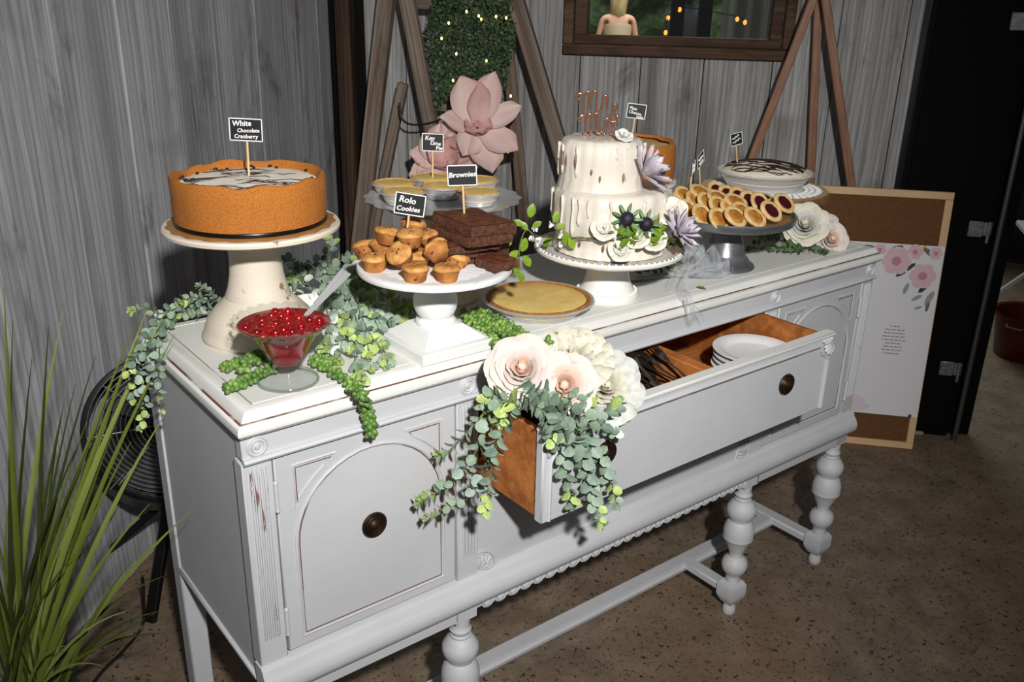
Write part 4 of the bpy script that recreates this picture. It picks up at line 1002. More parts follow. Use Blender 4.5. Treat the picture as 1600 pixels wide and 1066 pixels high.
rnd = random.Random(11); gi = gp.matrix_basis.inverted()
for k in range(64):
    px = rnd.uniform(960, 1068); py = 352+rnd.uniform(0, 38); p = oncyl(px, py, SWC, R1+rnd.uniform(.004, .018))
    if p.z < SWC.z+.112: p.z = SWC.z+.112+rnd.uniform(0, .006)
    xx, yy, zz = frame(RGT*rnd.uniform(-1, 1)+Vector((0, 0, rnd.uniform(-.15, .7)))-FWD*rnd.uniform(.2, 1), -FWD+Vector((0, 0, .6)))
    place('leaf', rnd.choice([LM_v, LM_v, LM_v, LM_s]), gp, matrix=gi @ mtx(p, xx, yy, zz, rnd.uniform(.018, .030)))
# vine that trails round the left of the cake
vn = thing('leafy_vine', 'thin vine with lime leaves and white buds trailing off the cake plate', 'vine', SWC + Vector((-.1, -.05, .106))); vi = vn.matrix_basis.inverted()
VP = [oncyl(960, 376, SWC, R1+.010), oncyl(930, 372, SWC, R1+.010), oncyl(900, 373, SWC, R1+.014), oncyl(865, 372, SWC, R1+.02), aty(838, 368, SWC.y-.085), aty(822, 360, SWC.y-.08), aty(812, 385, SWC.y-.085), aty(812, 420, SWC.y-.085)]
for k in range(2): MB().add(tube([vi @ (q+Vector((0, 0, .003*k*math.sin(i)))) for i, q in enumerate(spl(VP, 30))], .0011, 5)).build('stem', simple('vine_stem_%d' % k, srgb(96, 92, 50), .6), vn)
for px, py, dx, dz, s in ((828, 340, .2, 1, .032), (818, 352, -1, .4, .026), (822, 372, -.3, -1, .034), (810, 392, -.6, -.6, .032), (818, 400, .5, -.7, .030), (808, 412, -.2, -1, .028), (812, 425, .3, -1, .026), (866, 348, .3, 1, .030), (862, 372, -.7, -.7, .030), (884, 362, .1, -1, .036), (888, 372, .5, -.8, .032), (870, 358, .8, .6, .026), (832, 356, .7, .5, .024), (800, 380, -1, -.2, .026), (824, 360, -.6, .8, .024)):
    p = aty(px, py, SWC.y-.085) if px < 845 else oncyl(px, py, SWC, R1+.016); xx, yy, zz = frame(RGT*dx+Vector((0, 0, dz)), -FWD+Vector((0, 0, .4))); place('leaf', LM_v, vn, matrix=vi @ mtx(p, xx, yy, zz, s*.8))
bud = MB().add(petal_vf(.008, .010, .3, .2)).add(petal_vf(.008, .010, .3, .2), RX(2.1)).add(petal_vf(.008, .010, .3, .2), RX(4.2)).mesh('bud', M_wpet, 180)
for px, py in ((840, 352), (846, 372), (858, 356), (874, 378), (872, 372), (836, 376), (800, 362)):
    place('bud', bud, vn, vi @ (aty(px, py, SWC.y-.09) if px < 850 else oncyl(px, py, SWC, R1+.018)), (random.random()*6, random.random()*6, 0), 1.3)
# ------------------------------------------------------------------ plain cheesecake behind
SC = Vector((1.105, 0.345, H))
st = thing('pedestal_stand', 'white pedestal stand behind the wedding cake carrying the plain cheesecake', 'cake stand', SC)
MB().add(lathe([(.065, 0), (.066, .006), (.045, .020), (.032, .060), (.034, .150), (.050, .170), (0, .170)], 36)).build('pedestal', P_white, st)
MB().add(lathe([(0, .168), (.11, .170), (.122, .176), (.122, .181), (0, .181)], 44)).build('plate', P_white, st)
c2 = thing('plain_cheesecake', 'tall golden graham-crust cheesecake half hidden behind the wedding cake', 'cheesecake', SC + Vector((0, 0, .1812)))
MB().add(lathe([(.108, 0), (.1145, .004), (.1155, .050), (.1150, .083), (.112, .090), (.106, .090), (.102, .084)], 64, crf, cap=False)).build('crust', M_crust, c2)
MB().add(lathe([(.110, .078), (.06, .080), (0, .080)], 48, topf, cap=False)).build('filling', simple('baked_top', srgb(226, 190, 120), .5), c2)
p = aty(986, 214, SC.y-.02); p.z = SC.z+.262
sign(0, 0, 0, [('Plain', -.017, .0035, .0095, -.12), ('Cheese-', -.0175, -.0050, .0092, -.12), ('cake', .001, -.0135, .0090, -.1)], 0.044, 0.033, 0.10, 0.066, 'chalkboard sign on a stick reading Plain Cheesecake', parent_loc=p)

# ------------------------------------------------------------------ pewter stand with jam cookies
SP = Vector((1.231, 0.126, H)); pz = .128
st = thing('pewter_cake_stand', 'brushed pewter pedestal stand loaded with jam cookies', 'cake stand', SP)
MB().add(lathe([(.068, 0), (.070, .003), (.068, .007), (.060, .012), (.053, .022), (.048, .028), (.0465, .030), (.044, .034), (.040, .055), (.034, .078), (.031, .092), (.033, .096), (.031, .100), (.031, .104), (.040, .108), (0, .108)], 44)).build('pedestal', M_pewter, st)
MB().add(lathe([(0, .106), (.10, .107), (.138, .109), (.146, .112), (.1485, .116), (.1485, .124), (.150, .127), (.148, .130), (.144, .128), (.142, .120), (0, .118)], 72)).build('plate', M_pewter, st)
MB().add(lathe([(0, .118), (.136, .119), (.136, .1215), (0, .1215)], 60)).build('gold_card_round', simple('gold_card_2', srgb(168, 124, 62), .4, .3), st)
def cookie_mesh(jam):
    d = MB().add(lathe([(0, 0), (.0265, 0), (.0285, .002), (.0285, .0055), (.0265, .0078), (.0205, .0078), (.0185, .006), (0, .0058)], 28, lambda t, i, r, z: (r*(1+.02*math.sin(3*t+i)), z))).mesh('biscuit', M_short, 50)
    j = MB().add(lathe([(.0188, .0058), (.0180, .0076), (.012, .0088), (.005, .0084), (0, .0090)], 24, lambda t, i, r, z: (r, z+.0010*noise.noise(Vector((r*300*math.cos(t), r*300*math.sin(t), 3)))))).mesh('jam', jam, 180)
    return d, j
ca, cc_ = cookie_mesh(M_apricot), cookie_mesh(M_cherry)
CX = -1
rows = [  # px start, py start, px end, py end, n, height, lean deg, kind, words
    (1052, 318, 1120, 345, 4, .022, 48, 0, 'in the pale front row'),
    (1070, 306, 1160, 330, 6, .032, 40, 0, 'in the middle apricot row'),
    (1095, 300, 1150, 315, 3, .044, 25, 0, 'heaped at the centre'),
    (1120, 300, 1188, 318, 5, .036, 50, 1, 'in the rear row'),
    (1150, 340, 1180, 338, 2, .028, 38, 0, 'at the front edge'),
    (1205, 330, 1232, 316, 2, .034, 40, 1, 'at the right edge'),
    (1118, 284, 1205, 304, 4, .030, 8, 1, 'lying flat at the back'),
    (1070, 296, 1046, 306, 2, .026, 6, 0, 'lying flat at the left back')]
ordn = ['first', 'second', 'third', 'fourth', 'fifth', 'sixth']
for (x0, y0, x1, y1, n, hz, lean, kd, wh) in rows:
    for k in range(n):
        f = k/max(1, n-1); p = onz(x0+(x1-x0)*f, y0+(y1-y0)*f, H+.118+hz)
        q = Vector((p.x-SP.x, p.y-SP.y, 0))
        if q.length > .124: q = q.normalized()*.124
        p = Vector((SP.x+q.x, SP.y+q.y, H+.118+hz-.002*(k % 2)))
        r = thing('jam_cookie', ('cherry' if kd else 'apricot')+' jam shortbread cookie '+wh+', '+ordn[k]+' from the left' if x1 > x0 else ('cherry' if kd else 'apricot')+' jam shortbread cookie '+wh+', '+ordn[n-1-k]+' from the left', 'cookie', p, (0, 0, 0), 'jam cookies on the pewter stand')
        nrm = (-FWD*math.sin(math.radians(lean)) - RGT*math.sin(math.radians(lean))*(-.75 if kd == 0 or True else 0)*1.0).copy(); nrm = Vector((nrm.x, nrm.y, 0))*.9+Vector((0, 0, math.cos(math.radians(lean))))
        xx, yy, zz = frame(Vector((1, .3, 0)), Vector((0, 0, 1))); Zz = nrm.normalized(); Xx = Zz.orthogonal().normalized(); Yy = Zz.cross(Xx)
        m = mtx((0, 0, 0), Xx, Yy, Zz); b, j = (cc_ if kd else ca)
        place('biscuit', b, r, matrix=m @ T(0, 0, -.004)); place('jam', j, r, matrix=m @ T(0, 0, -.004))
p = onz(1078, 302, H+.118+.04); sign(0, 0, 0, [('~', -.014, .004, .026, 0), ('~', -.014, -.007, .022, .1)], 0.040, 0.030, -.04, .050, 'chalkboard sign turned edge-on, left one above the jam cookies', rz=RZC+1.25, parent_loc=p)
p = onz(1094, 292, H+.118+.045); sign(0, 0, 0, [('~', -.015, .003, .028, 0), ('~', -.012, -.008, .024, 0)], 0.044, 0.032, -.36, .062, 'chalkboard sign turned nearly edge-on, leaning above the jam cookies', rz=RZC+1.05, parent_loc=p)

# ------------------------------------------------------------------ wood slab stand with the drizzled pie
SR = aty(1195, 293, .31); SRb = Vector((SR.x, SR.y, H)); hz = SR.z-H
st = thing('wood_slice_stand', 'round bark-edged wood slice stand with doily at the right rear', 'cake stand', SRb)
M_bark = simple('bark_edge', srgb(150, 110, 62), .8, c2=srgb(104, 70, 36), scale=30, bmp=.8)
M_slice = simple('cut_wood', srgb(206, 172, 122), .6, var=.2, scale=20)
MB().add(lathe([(.060, 0), (.060, .012), (.030, .022), (.026, hz-.04), (.045, hz-.022), (0, hz-.022)], 32)).build('pedestal', M_slice, st)
V, F = lathe([(0, hz-.022), (.165, hz-.022), (.170, hz-.018), (.168, hz-.004), (.165, hz), (0, hz)], 64, lambda t, i, r, z: (r*(1+.015*math.sin(3*t+1)+.008*math.sin(11*t)), z))
mb = MB().add((V, F)); mb.M = [1 if abs(sum(mb.V[i].z for i in f)/len(f)-(hz-.011)) < .010 else 0 for f in mb.F]
mb.build('wood_slice', [M_slice, M_bark], st)
doily(SRb+Vector((0, 0, hz)), .152, 'white lace paper doily on the wood slice', 40)
M_mer = simple('peanut_cream', srgb(240, 228, 210), .45, bmp=.4, scale=30)
pr_ = pie('drizzled_pie', 'cream pie with chocolate drizzle in a foil tin on the wood slice', SRb+Vector((-.004, .004, hz+.0015)), .128, .040, M_mer, crust=M_mer, dome=.024, n=110)
def pie_top(r):
    P_ = [(0, .0685), (.032, .0673), (.0704, .0608), (.1024, .0519), (.1133, .0415)]
    for (a, za), (b, zb) in zip(P_[:-1], P_[1:]):
        if r <= b: return za+(zb-za)*(r-a)/(b-a)+.0012
    return .042
drizzle(62, .110, 0, M_choc, pr_, .0021, 'chocolate_drizzle', RZC-.45-pr_.rotation_euler[2], .45, lift=pie_top)
p = SRb+Vector((-.055, .055, hz+.055)); sign(0, 0, 0, [('~', -.012, .0015, .022, .38), ('~', -.011, -.0090, .024, .38)], .036, .033, -.20, .060, 'chalkboard sign on a stick stuck in the drizzled pie', parent_loc=p, rz=RZC+.35)

# ------------------------------------------------------------------ cake knife with tulle bow
k0, k1, k2, k3 = onz(930, 443, H+.004), onz(1046, 431, H+.004), onz(1074, 431, H+.010), onz(1144, 428, H+.010)
kn = thing('cake_knife', 'silver cake server with crystal handle lying behind the china stand', 'cake server', k1)
d = (k1-k0); xx, yy, zz = frame(d, Vector((0, 0, 1)))
bl_ = MB().add(patch(lambda u, v: (-.155*u, (v-.5)*.036*(1-.55*u*u), .0010*math.sin(PI*v)), 8, 2)).add(patch(lambda u, v: (-.155*u, (.5-v)*.036*(1-.55*u*u), -.0012), 8, 2))
o = bl_.build('blade', M_steel, kn); o.matrix_local = mtx((0, 0, .003), xx, yy, zz)
FG = fglass('cut_crystal')
o = MB().add(lathe([(0, 0), (.006, .002), (.0075, .012), (.006, .018), (.0085, .024), (.0065, .036), (.0085, .050), (.0075, .066), (.010, .074), (.009, .082), (0, .085)], 10)).build('crystal_handle', FG, kn, smooth=0)
hx, hy, hz_ = frame((k3-k2), Vector((0, 0, 1))); o.matrix_local = mtx(k2-k1, hy, hz_, hx)
MB().add(tube([(0, 0, .005), k2-k1], .005, 8)).build('bolster', M_steel, kn)
tu, nt, bs = newmat('white_tulle'); nt.nodes.remove(bs)
a = ND(nt, 'ShaderNodeBsdfTransparent'); b = ND(nt, 'ShaderNodeBsdfDiffuse'); b.inputs[0].default_value = (.8, .82, .85, 1); c = ND(nt, 'ShaderNodeBsdfTranslucent'); c.inputs[0].default_value = (.6, .62, .65, 1)
m1 = ND(nt, 'ShaderNodeMixShader'); m1.inputs[0].default_value = .3; m2 = ND(nt, 'ShaderNodeMixShader'); m2.inputs[0].default_value = .30
nt.links.new(b.outputs[0], m1.inputs[1]); nt.links.new(c.outputs[0], m1.inputs[2]); nt.links.new(a.outputs[0], m2.inputs[1]); nt.links.new(m1.outputs[0], m2.inputs[2]); nt.links.new(m2.outputs[0], nt.nodes['Material Output'].inputs['Surface'])
bo = thing('tulle_bow', 'sheer white tulle bow tied to the cake server, tail hanging over the edge', 'ribbon', k2)
def ribbon(path, w0, w1, name, seed):
    P = spl(path, 18)
    def f(u, v):
        i = min(17, int(round(u*17))); p = P[i]; w = w0+(w1-w0)*u; s = (v-.5)
        q = p + RGT*(s*w) + Vector((0, 0, .012*math.sin(s*9+seed+u*5)*min(1, u*4))) - FWD*(.010*math.sin(s*14+seed*2+u*3))
        q.z = max(q.z, H+.0025) if q.y > 0 else q.z
        return q-k2
    MB().add(patch(f, 17, 8)).build(name, tu, bo, smooth=180)
ce = k2+Vector((0, 0, .010))
ribbon([ce, aty(1062, 455, .07), aty(1068, 478, .02), aty(1078, 490, -.012), aty(1086, 500, -.014)], .012, .050, 'tail', 1)
ribbon([ce, aty(1090, 405, .10), aty(1108, 390, .11), aty(1112, 420, .09)], .012, .055, 'tail', 2)
ribbon([ce, aty(1062, 432, .09), aty(1056, 455, .06), aty(1058, 470, .05)], .012, .060, 'tail', 3)
ribbon([ce, aty(1070, 405, .13), aty(1085, 385, .13), aty(1100, 410, .11), ce], .010, .045, 'loop', 4)
ribbon([ce, aty(1120, 418, .09), aty(1135, 412, .085), aty(1125, 432, .07), ce], .010, .050, 'loop', 5)
# stray leaf
lf = place('fallen_leaf', LM_v, None, onz(1088, 448, H+.004), (0, 0, -1.2), .022); tag(lf, 'single small green leaf lying on the top under the tulle', 'leaf')
# ------------------------------------------------------------------ drawer contents
M_foam = simple('white_foam', srgb(236, 236, 236), .5)
plm = MB().add(lathe([(0, 0), (.055, 0), (.062, .002), (.070, .008), (.086, .0105), (.0895, .011), (.0895, .0128), (.085, .0125), (.070, .0105), (.061, .0045), (.054, .0025), (0, .0025)], 56)).mesh('plate', M_foam, 40)
pw_ = ['lowest', 'second lowest', 'third from the bottom', 'fourth from the bottom', 'fifth from the bottom', 'sixth from the bottom', 'second highest', 'topmost']
for k in range(8):
    o = place('foam_plate', plm, None, (1.150+random.uniform(-.002, .002), -.045+random.uniform(-.002, .002), DZ0+.0245+.0128*k), (0, 0, k)); tag(o, 'round white plate, '+pw_[k]+' of the stack in the open drawer', 'plate', 'white plates in the drawer')
M_fork = simple('smoked_plastic', srgb(38, 30, 27), .12, spec=.8)
def fork_mesh():
    mb = MB()
    for k in range(4):
        y = (k-1.5)*.0062
        mb.add(tube([(.048, y*.8, .003), (.066, y, .0045), (.084, y*.97, .0015), (.090, y*.95, -.001)], [.0016, .0018, .0015, .0006], 5))
    mb.add(patch(lambda u, v: (.012+.042*u, (v-.5)*(.007+.016*math.sin(u*PI*.52)), .0006+.003*u+.003*abs(v-.5)), 5, 4))
    mb.add(tube([(.020, 0, .001), (-.02, 0, .004), (-.06, 0, .002), (-.085, 0, 0)], [.0035, .0028, .0038, .0048], 6, flat=.5))
    return mb.mesh('plastic_fork', M_fork, 60)
fkm = fork_mesh(); rnd = random.Random(21)
fk = [(0.660+0.0088*k+rnd.uniform(-.006, .006), rnd.uniform(-.052, -.030), DZ0+.082+.0085*(k % 9)+rnd.uniform(0, .010)) for k in range(26)]
lay = ['at the bottom', 'low', 'in the middle', 'high', 'on top']
for k, (x, y, z) in enumerate(fk):
    o = place('plastic_fork', fkm, None, (x, y, z), (rnd.uniform(-.3, .3), rnd.uniform(-.30, -.08), PI/2+rnd.uniform(-.35, .45)))
    tag(o, 'smoked plastic fork in the tangled heap inside the open drawer', 'fork', 'plastic forks in the drawer')

# ------------------------------------------------------------------ flowers and greenery spilling from the drawer
M_blush = simple('blush_petal', srgb(214, 200, 192), .6, sss=.1); M_blush2 = simple('blush_petal_inner', srgb(232, 202, 184), .6, sss=.1); M_ivory = simple('ivory_petal', srgb(212, 208, 190), .6, sss=.1); M_ivw = simple('white_silk', srgb(204, 204, 198), .6, sss=.1)
YF = -.115
p = aty(815, 577, YF+.01); rose('blush_rose', 'full blush rose leaning on the tabletop edge above the open drawer', p, .050, [M_blush, M_blush, M_blush2], toward(p, .4), 5, 7, cat='rose')
p = aty(882, 602, YF-.035); rose('blush_rose', 'peach-centred rose facing out over the drawer front', p, .046, [M_blush, M_blush2, M_blush2], toward(p, .1), 6, 7, cat='rose')
p = aty(897, 562, YF+.03); rose('white_dahlia', 'shaggy white dahlia behind the two roses, against the frieze', p, .054, [M_ivory, M_ivory], toward(p, .9), 41, 8, 'white dahlias in the drawer', 'dahlia', 1.15, narrow=.42)
p = aty(945, 604, YF-.015); rose('white_dahlia', 'shaggy white dahlia nearest the plastic forks', p, .054, [M_ivw, M_ivory], toward(p, .3)+RGT*.35, 42, 8, 'white dahlias in the drawer', 'dahlia', 1.15, narrow=.42)
def garl(name, label, loc): return thing(name, label, 'greenery', loc)
LV = [LM_e, LM_b, LM_e]; TP = [LM_l, LM_l, LM_e]
g = garl('eucalyptus_spray', 'eucalyptus sprays hanging over the left side of the open drawer', aty(790, 640, YF))
def P5(*a): return [aty(px, py, y) for px, py, y in a]
sprig(g, P5((800, 615, -.10), (770, 640, -.09), (735, 670, -.06), (700, 705, -.035), (686, 712, -.03)), 14, 0.022, 0.015, [LM_n, LM_e], TP, seed=1)
sprig(g, P5((800, 620, -.12), (765, 665, -.11), (735, 720, -.09), (705, 755, -.05), (672, 775, -.035), (655, 785, -.03)), 18, 0.025, 0.016, LV, TP, seed=2)
sprig(g, P5((805, 625, -.13), (775, 690, -.13), (752, 740, -.12), (735, 775, -.10), (700, 795, -.07), (668, 808, -.05)), 16, 0.024, 0.016, LV, TP, seed=3)
sprig(g, P5((800, 620, -.14), (780, 680, -.15), (768, 730, -.15), (762, 770, -.15), (757, 800, -.14)), 16, 0.024, 0.015, LV, TP, seed=4)
sprig(g, P5((795, 615, -.12), (770, 620, -.11), (758, 628, -.09), (762, 650, -.09)), 9, 0.026, 0.017, [LM_l, LM_e, LM_b], TP, seed=5, tipfrac=.4)
sprig(g, P5((820, 640, -.15), (790, 625, -.15), (775, 635, -.14), (782, 660, -.14)), 9, 0.024, 0.017, [LM_l, LM_l, LM_e], TP, seed=6, tipfrac=.3)
g2 = garl('eucalyptus_spray', 'eucalyptus sprays spilling down over the drawer front', aty(880, 650, YF-.05))
YO = DYF-.018
sprig(g2, P5((850, 630, -.15), (870, 670, YO-.01), (880, 715, YO-.012), (888, 755, YO-.012), (895, 788, YO-.01)), 16, 0.026, 0.017, LV, [LM_e, LM_l], seed=11)
sprig(g2, P5((860, 630, -.16), (890, 680, YO-.012), (915, 730, YO-.014), (932, 780, YO-.012), (940, 820, YO-.008)), 20, 0.026, 0.015, LV, TP, seed=12)
sprig(g2, P5((870, 635, -.16), (910, 680, YO-.02), (940, 720, YO-.02), (955, 755, YO-.016), (965, 790, YO-.01)), 18, 0.026, 0.016, LV, TP, seed=13)
sprig(g2, P5((860, 640, -.17), (900, 700, YO-.024), (920, 750, YO-.022), (925, 790, YO-.018)), 14, 0.028, 0.018, [LM_b, LM_e], [LM_e], seed=14)
sprig(g2, P5((820, 620, -.14), (860, 630, -.17), (900, 640, YO-.012), (935, 650, YO-.012), (960, 640, YO-.01), (968, 628, YO-.006)), 18, 0.025, 0.017, LV, TP, seed=15)
sprig(g2, P5((830, 635, -.15), (870, 655, -.18), (910, 660, YO-.014), (945, 668, YO-.016), (962, 675, YO-.012)), 15, 0.025, 0.017, [LM_n, LM_e, LM_b], [LM_w, LM_e], seed=16)
sprig(g2, P5((815, 600, -.12), (840, 625, -.15), (870, 625, -.175), (905, 620, -.18), (925, 630, -.185)), 12, 0.026, 0.018, [LM_n, LM_n, LM_e], TP, seed=17)
sprig(g2, P5((815, 620, -.13), (845, 640, -.17), (860, 665, YO-.01), (865, 690, YO-.008)), 10, 0.026, 0.018, LV, TP, seed=18)
sprig(g2, P5((800, 605, -.11), (822, 620, -.14), (850, 615, -.15)), 8, 0.031, 0.025, [LM_b, LM_b, LM_e], None, seed=19)

# ------------------------------------------------------------------ garlands on the tabletop
def Tt(*a): return [onz(px, py, H+h) for px, py, h in a]
gl_ = garl('eucalyptus_garland', 'eucalyptus garland along the back of the cream pedestal and over the left edge', Vector((.06, .44, H)))
sprig(gl_, Tt((400, 470, .02), (350, 485, .022), (310, 480, .025), (280, 490, .025), (250, 510, .02)), 16, .019, .015, LV, TP, seed=21, clamp=H+.002)
sprig(gl_, Tt((380, 478, .012), (330, 470, .03), (300, 465, .045), (275, 475, .045)), 12, .018, .014, LV, TP, seed=22, clamp=H+.002)
sprig(gl_, Tt((370, 485, .01), (320, 492, .015), (285, 495, .012), (262, 505, .012)), 12, .019, .015, [LM_w, LM_e, LM_l], TP, seed=23, clamp=H+.002)
sprig(gl_, [onz(275, 490, H+.03), onz(248, 505, H+.03), atx(228, 530, -.03), atx(218, 570, -.05), atx(212, 605, -.05), atx(207, 625, -.05)], 14, .018, .014, LV, TP, seed=24)
sprig(gl_, [onz(270, 490, H+.03), onz(245, 515, H+.02), atx(236, 560, -.03), atx(228, 610, -.035), atx(224, 645, -.035), atx(221, 668, -.035)], 15, .018, .013, [LM_e, LM_b], TP, seed=25)
sprig(gl_, [onz(265, 500, H+.02), onz(250, 530, H+.01), atx(250, 570, -.03), atx(246, 605, -.03), atx(253, 640, -.03)], 11, .017, .012, LV, TP, seed=26)
sprig(gl_, [onz(280, 480, H+.04), onz(250, 490, H+.05), onz(225, 482, H+.05), onz(205, 486, H+.05)], 10, .016, .012, LV, TP, seed=27)
sprig(gl_, [onz(250, 510, H+.03), atx(225, 545, -.05), atx(210, 560, -.07), atx(200, 585, -.08)], 9, .017, .013, LV, TP, seed=28)
sprig(gl_, [onz(340, 470, H+.03), onz(325, 455, H+.05), onz(312, 447, H+.06)], 6, .016, .012, LV, TP, seed=29)
gm = garl('eucalyptus_bunch', 'dense eucalyptus bunch between the cherry bowl and the white wooden stand', Vector((.33, .23, H)))
rnd = random.Random(77)
mid = [((450, 440, .02), (480, 420, .05), (500, 405, .06), (520, 385, .075), (513, 372, .09)),
       ((455, 450, .02), (490, 435, .04), (525, 425, .05), (560, 420, .05), (575, 408, .06)),
       ((450, 460, .015), (475, 440, .04), (460, 415, .055), (448, 405, .06)),
       ((470, 470, .02), (520, 450, .04), (560, 440, .045), (590, 430, .05)),
       ((520, 430, .05), (545, 460, .045), (565, 500, .03), (575, 540, .018), (580, 575, .012)),
       ((540, 430, .05), (570, 470, .045), (590, 510, .03), (600, 550, .015), (606, 570, .010)),
       ((510, 440, .05), (525, 480, .045), (535, 520, .03), (530, 555, .015), (520, 570, .010)),
       ((560, 430, .05), (600, 460, .04), (620, 480, .03), (630, 490, .02)),
       ((550, 440, .05), (585, 480, .04), (612, 505, .025), (628, 498, .015)),
       ((530, 440, .05), (548, 490, .04), (555, 540, .022), (560, 580, .012), (566, 595, .010)),
       ((500, 450, .04), (512, 490, .035), (515, 530, .025), (505, 545, .02)),
       ((600, 470, .03), (640, 480, .02), (670, 480, .015), (700, 470, .012)),
       ((520, 420, .05), (510, 450, .05), (530, 490, .045), (545, 520, .035))]
for k, pth in enumerate(mid):
    sprig(gm, Tt(*pth), 13, .022, .016, [LV, LV, [LM_e, LM_w], [LM_e, LM_l]][k % 4], TP, seed=40+k, clamp=H+.002, tipfrac=.72)
for k, pth in enumerate([((545, 420, .055), (570, 450, .05), (582, 480, .045), (590, 500, .03)), ((520, 445, .05), (545, 470, .05), (560, 515, .035), (548, 545, .02)), ((490, 425, .045), (470, 425, .05), (455, 435, .045)), ((575, 440, .045), (560, 475, .05), (575, 515, .035), (592, 540, .02)), ((500, 420, .055), (540, 405, .07), (565, 400, .07))]):
    sprig(gm, Tt(*pth), 11, .022, .016, LV if k % 2 else [LM_e, LM_l, LM_b], TP, seed=70+k, clamp=H+.002)
rw = rose('white_rose_bud', 'small white rose half buried in the eucalyptus bunch under the muffin plate', onz(560, 425, H+.06), .020, [M_ivw], Vector((-.4, -.6, .6)), 9, 3, cat='flower', green=False)
# burro's-tail picks
sd = garl('sedum_pick', 'trailing green sedum strands in front of the cherry bowl, hanging over the front edge', Vector((.15, .06, H)))
sedum(sd, Tt((430, 575, .012), (400, 588, .014), (375, 600, .012), (352, 608, .010)), 11, .0082, 1, 4)
sedum(sd, Tt((425, 560, .012), (395, 565, .016), (370, 568, .014), (350, 575, .012)), 10, .0082, 2, 4)
sedum(sd, Tt((420, 555, .014), (398, 556, .022), (378, 582, .018)), 8, .0082, 3, 4)
sedum(sd, [onz(488, 562, H+.012), onz(515, 578, H+.012), onz(545, 598, H+.011), onz(562, 615, H+.012), aty(573, 640, -.012), aty(578, 662, -.014), aty(580, 682, -.014)], 22, .0082, 4, 4)
sedum(sd, Tt((490, 570, .010), (505, 560, .012), (530, 572, .010)), 9, .0060, 5, 4)
sm = garl('sedum_pick', 'plump green sedum cluster between the white wooden stand and the foil pie', Vector((.54, .06, H)))
for k, pth in enumerate([((720, 490, .010), (740, 495, .014), (770, 505, .014), (800, 520, .012)), ((730, 498, .012), (755, 515, .016), (775, 535, .014), (790, 552, .010)), ((740, 485, .012), (770, 495, .016), (800, 512, .014), (828, 532, .012)), ((790, 520, .012), (810, 540, .014), (830, 545, .012), (850, 540, .012), (872, 520, .014)), ((750, 505, .014), (780, 515, .018), (808, 530, .016), (835, 546, .012)), ((745, 510, .010), (765, 530, .012), (785, 545, .012))]):
    sedum(sm, Tt(*pth), 11, .0082, 60+k, 4, .5)
# right-hand roses and greens
p = aty(1258, 351, .115); rose('ivory_peony', 'large ivory peony at the right end of the tabletop', p, .056, [M_ivory, M_ivw, M_ivory], toward(p, .5), 31, 7, cat='peony', openness=.72)
p = aty(1298, 374, .075); rose('pink_rose', 'pale pink rose at the far right corner of the tabletop', p, .042, [M_blush, M_blush, M_blush2], toward(p, .2)+RGT*.4, 32, 6, cat='rose', openness=.8)
p = aty(1290, 350, .15); rose('pink_rose', 'pale pink rose peeping out behind the ivory peony', p, .034, [M_blush], toward(p, .6)+RGT*.3, 33, 5, cat='rose', openness=.8)
gr = garl('boxwood_sprigs', 'dark green boxwood sprigs under the ivory peony beside the pewter stand', Vector((1.45, .12, H)))
for k, pth in enumerate([((1250, 380, .02), (1220, 385, .018), (1190, 388, .015), (1170, 390, .012)), ((1245, 385, .015), (1215, 378, .025), (1195, 372, .03)), ((1260, 390, .012), (1235, 392, .012), (1205, 390, .012)), ((1265, 385, .02), (1280, 392, .012), (1290, 395, .010)), ((1240, 375, .02), (1210, 368, .03), (1180, 378, .02)), ((1010, 418, .02), (1040, 412, .02), (1070, 405, .02)), ((990, 425, .015), (1020, 420, .015), (1050, 415, .015))]):
    sprig(gr, Tt(*pth), 11, .017, .012, [LM_x, LM_x, LM_e], [LM_x], seed=90+k, clamp=H+.002)

# ------------------------------------------------------------------ greenery frame in the corner
M_bar = plankmat('barnwood', [srgb(92, 76, 64), srgb(128, 110, 96), srgb(154, 138, 124), srgb(184, 170, 156)], srgb(70, 54, 42))
DA = DR-.20
def wp(px, py, off=0.0): return onpl(px, py, WR, DA+off)
af = thing('barnwood_frame', 'leaning barnwood frame of slanted posts in the corner carrying the greenery', 'display frame', Vector((1.55, 1.72, 0)))
ai = af.matrix_basis.inverted()
def post_(a, b, w, d, ext0=0, ext1=0, name='post'):
    a = Vector(a); b = Vector(b); t = (b-a).normalized(); a = a-t*ext0; b = b+t*ext1
    vf, m = beam(a, b, w, d, WR); o = MB().add(vf).build(name, M_bar, af); o.matrix_local = ai @ m
def to_floor(a, b):
    a = Vector(a); b = Vector(b); t = (b-a); s = (0.0-a.z)/t.z; return a+t*s
A0, A1 = wp(604, 0, .02), wp(560, 400, .02); post_(to_floor(A0, A1), A0, .062, .045, 0, .6)
A0, A1 = wp(636, 0, -.03), wp(672, 190, -.03); post_(to_floor(A0, A1), A0, .055, .04, 0, .6)
A0, A1 = wp(622, 170, .05), wp(592, 320, .05); post_(to_floor(A0, A1), A0, .040, .03, 0, .1)
A0, A1 = wp(806, 0, -.02), wp(872, 220, -.02); post_(to_floor(A0, A1), A0, .058, .05, 0, .6)
A0, A1 = wp(796, 100, .06), wp(818, 330, .06); post_(to_floor(A0, A1), A0, .045, .02, 0, .5)
post_(wp(640, 4, .04), wp(800, 4, .04), .05, .03, 0, 0, 'rail'); post_(wp(655, 160, .04), wp(800, 172, .04), .05, .03, 0, 0, 'rail')
MB().add(tube([ai @ q for q in spl([wp(624, 160, -.05), wp(628, 185, -.05), wp(645, 195, -.06), wp(680, 190, -.05), wp(705, 175, -.04)], 20)], .004, 6)).build('cord', simple('black_cord', (.01, .01, .01), .5), af)
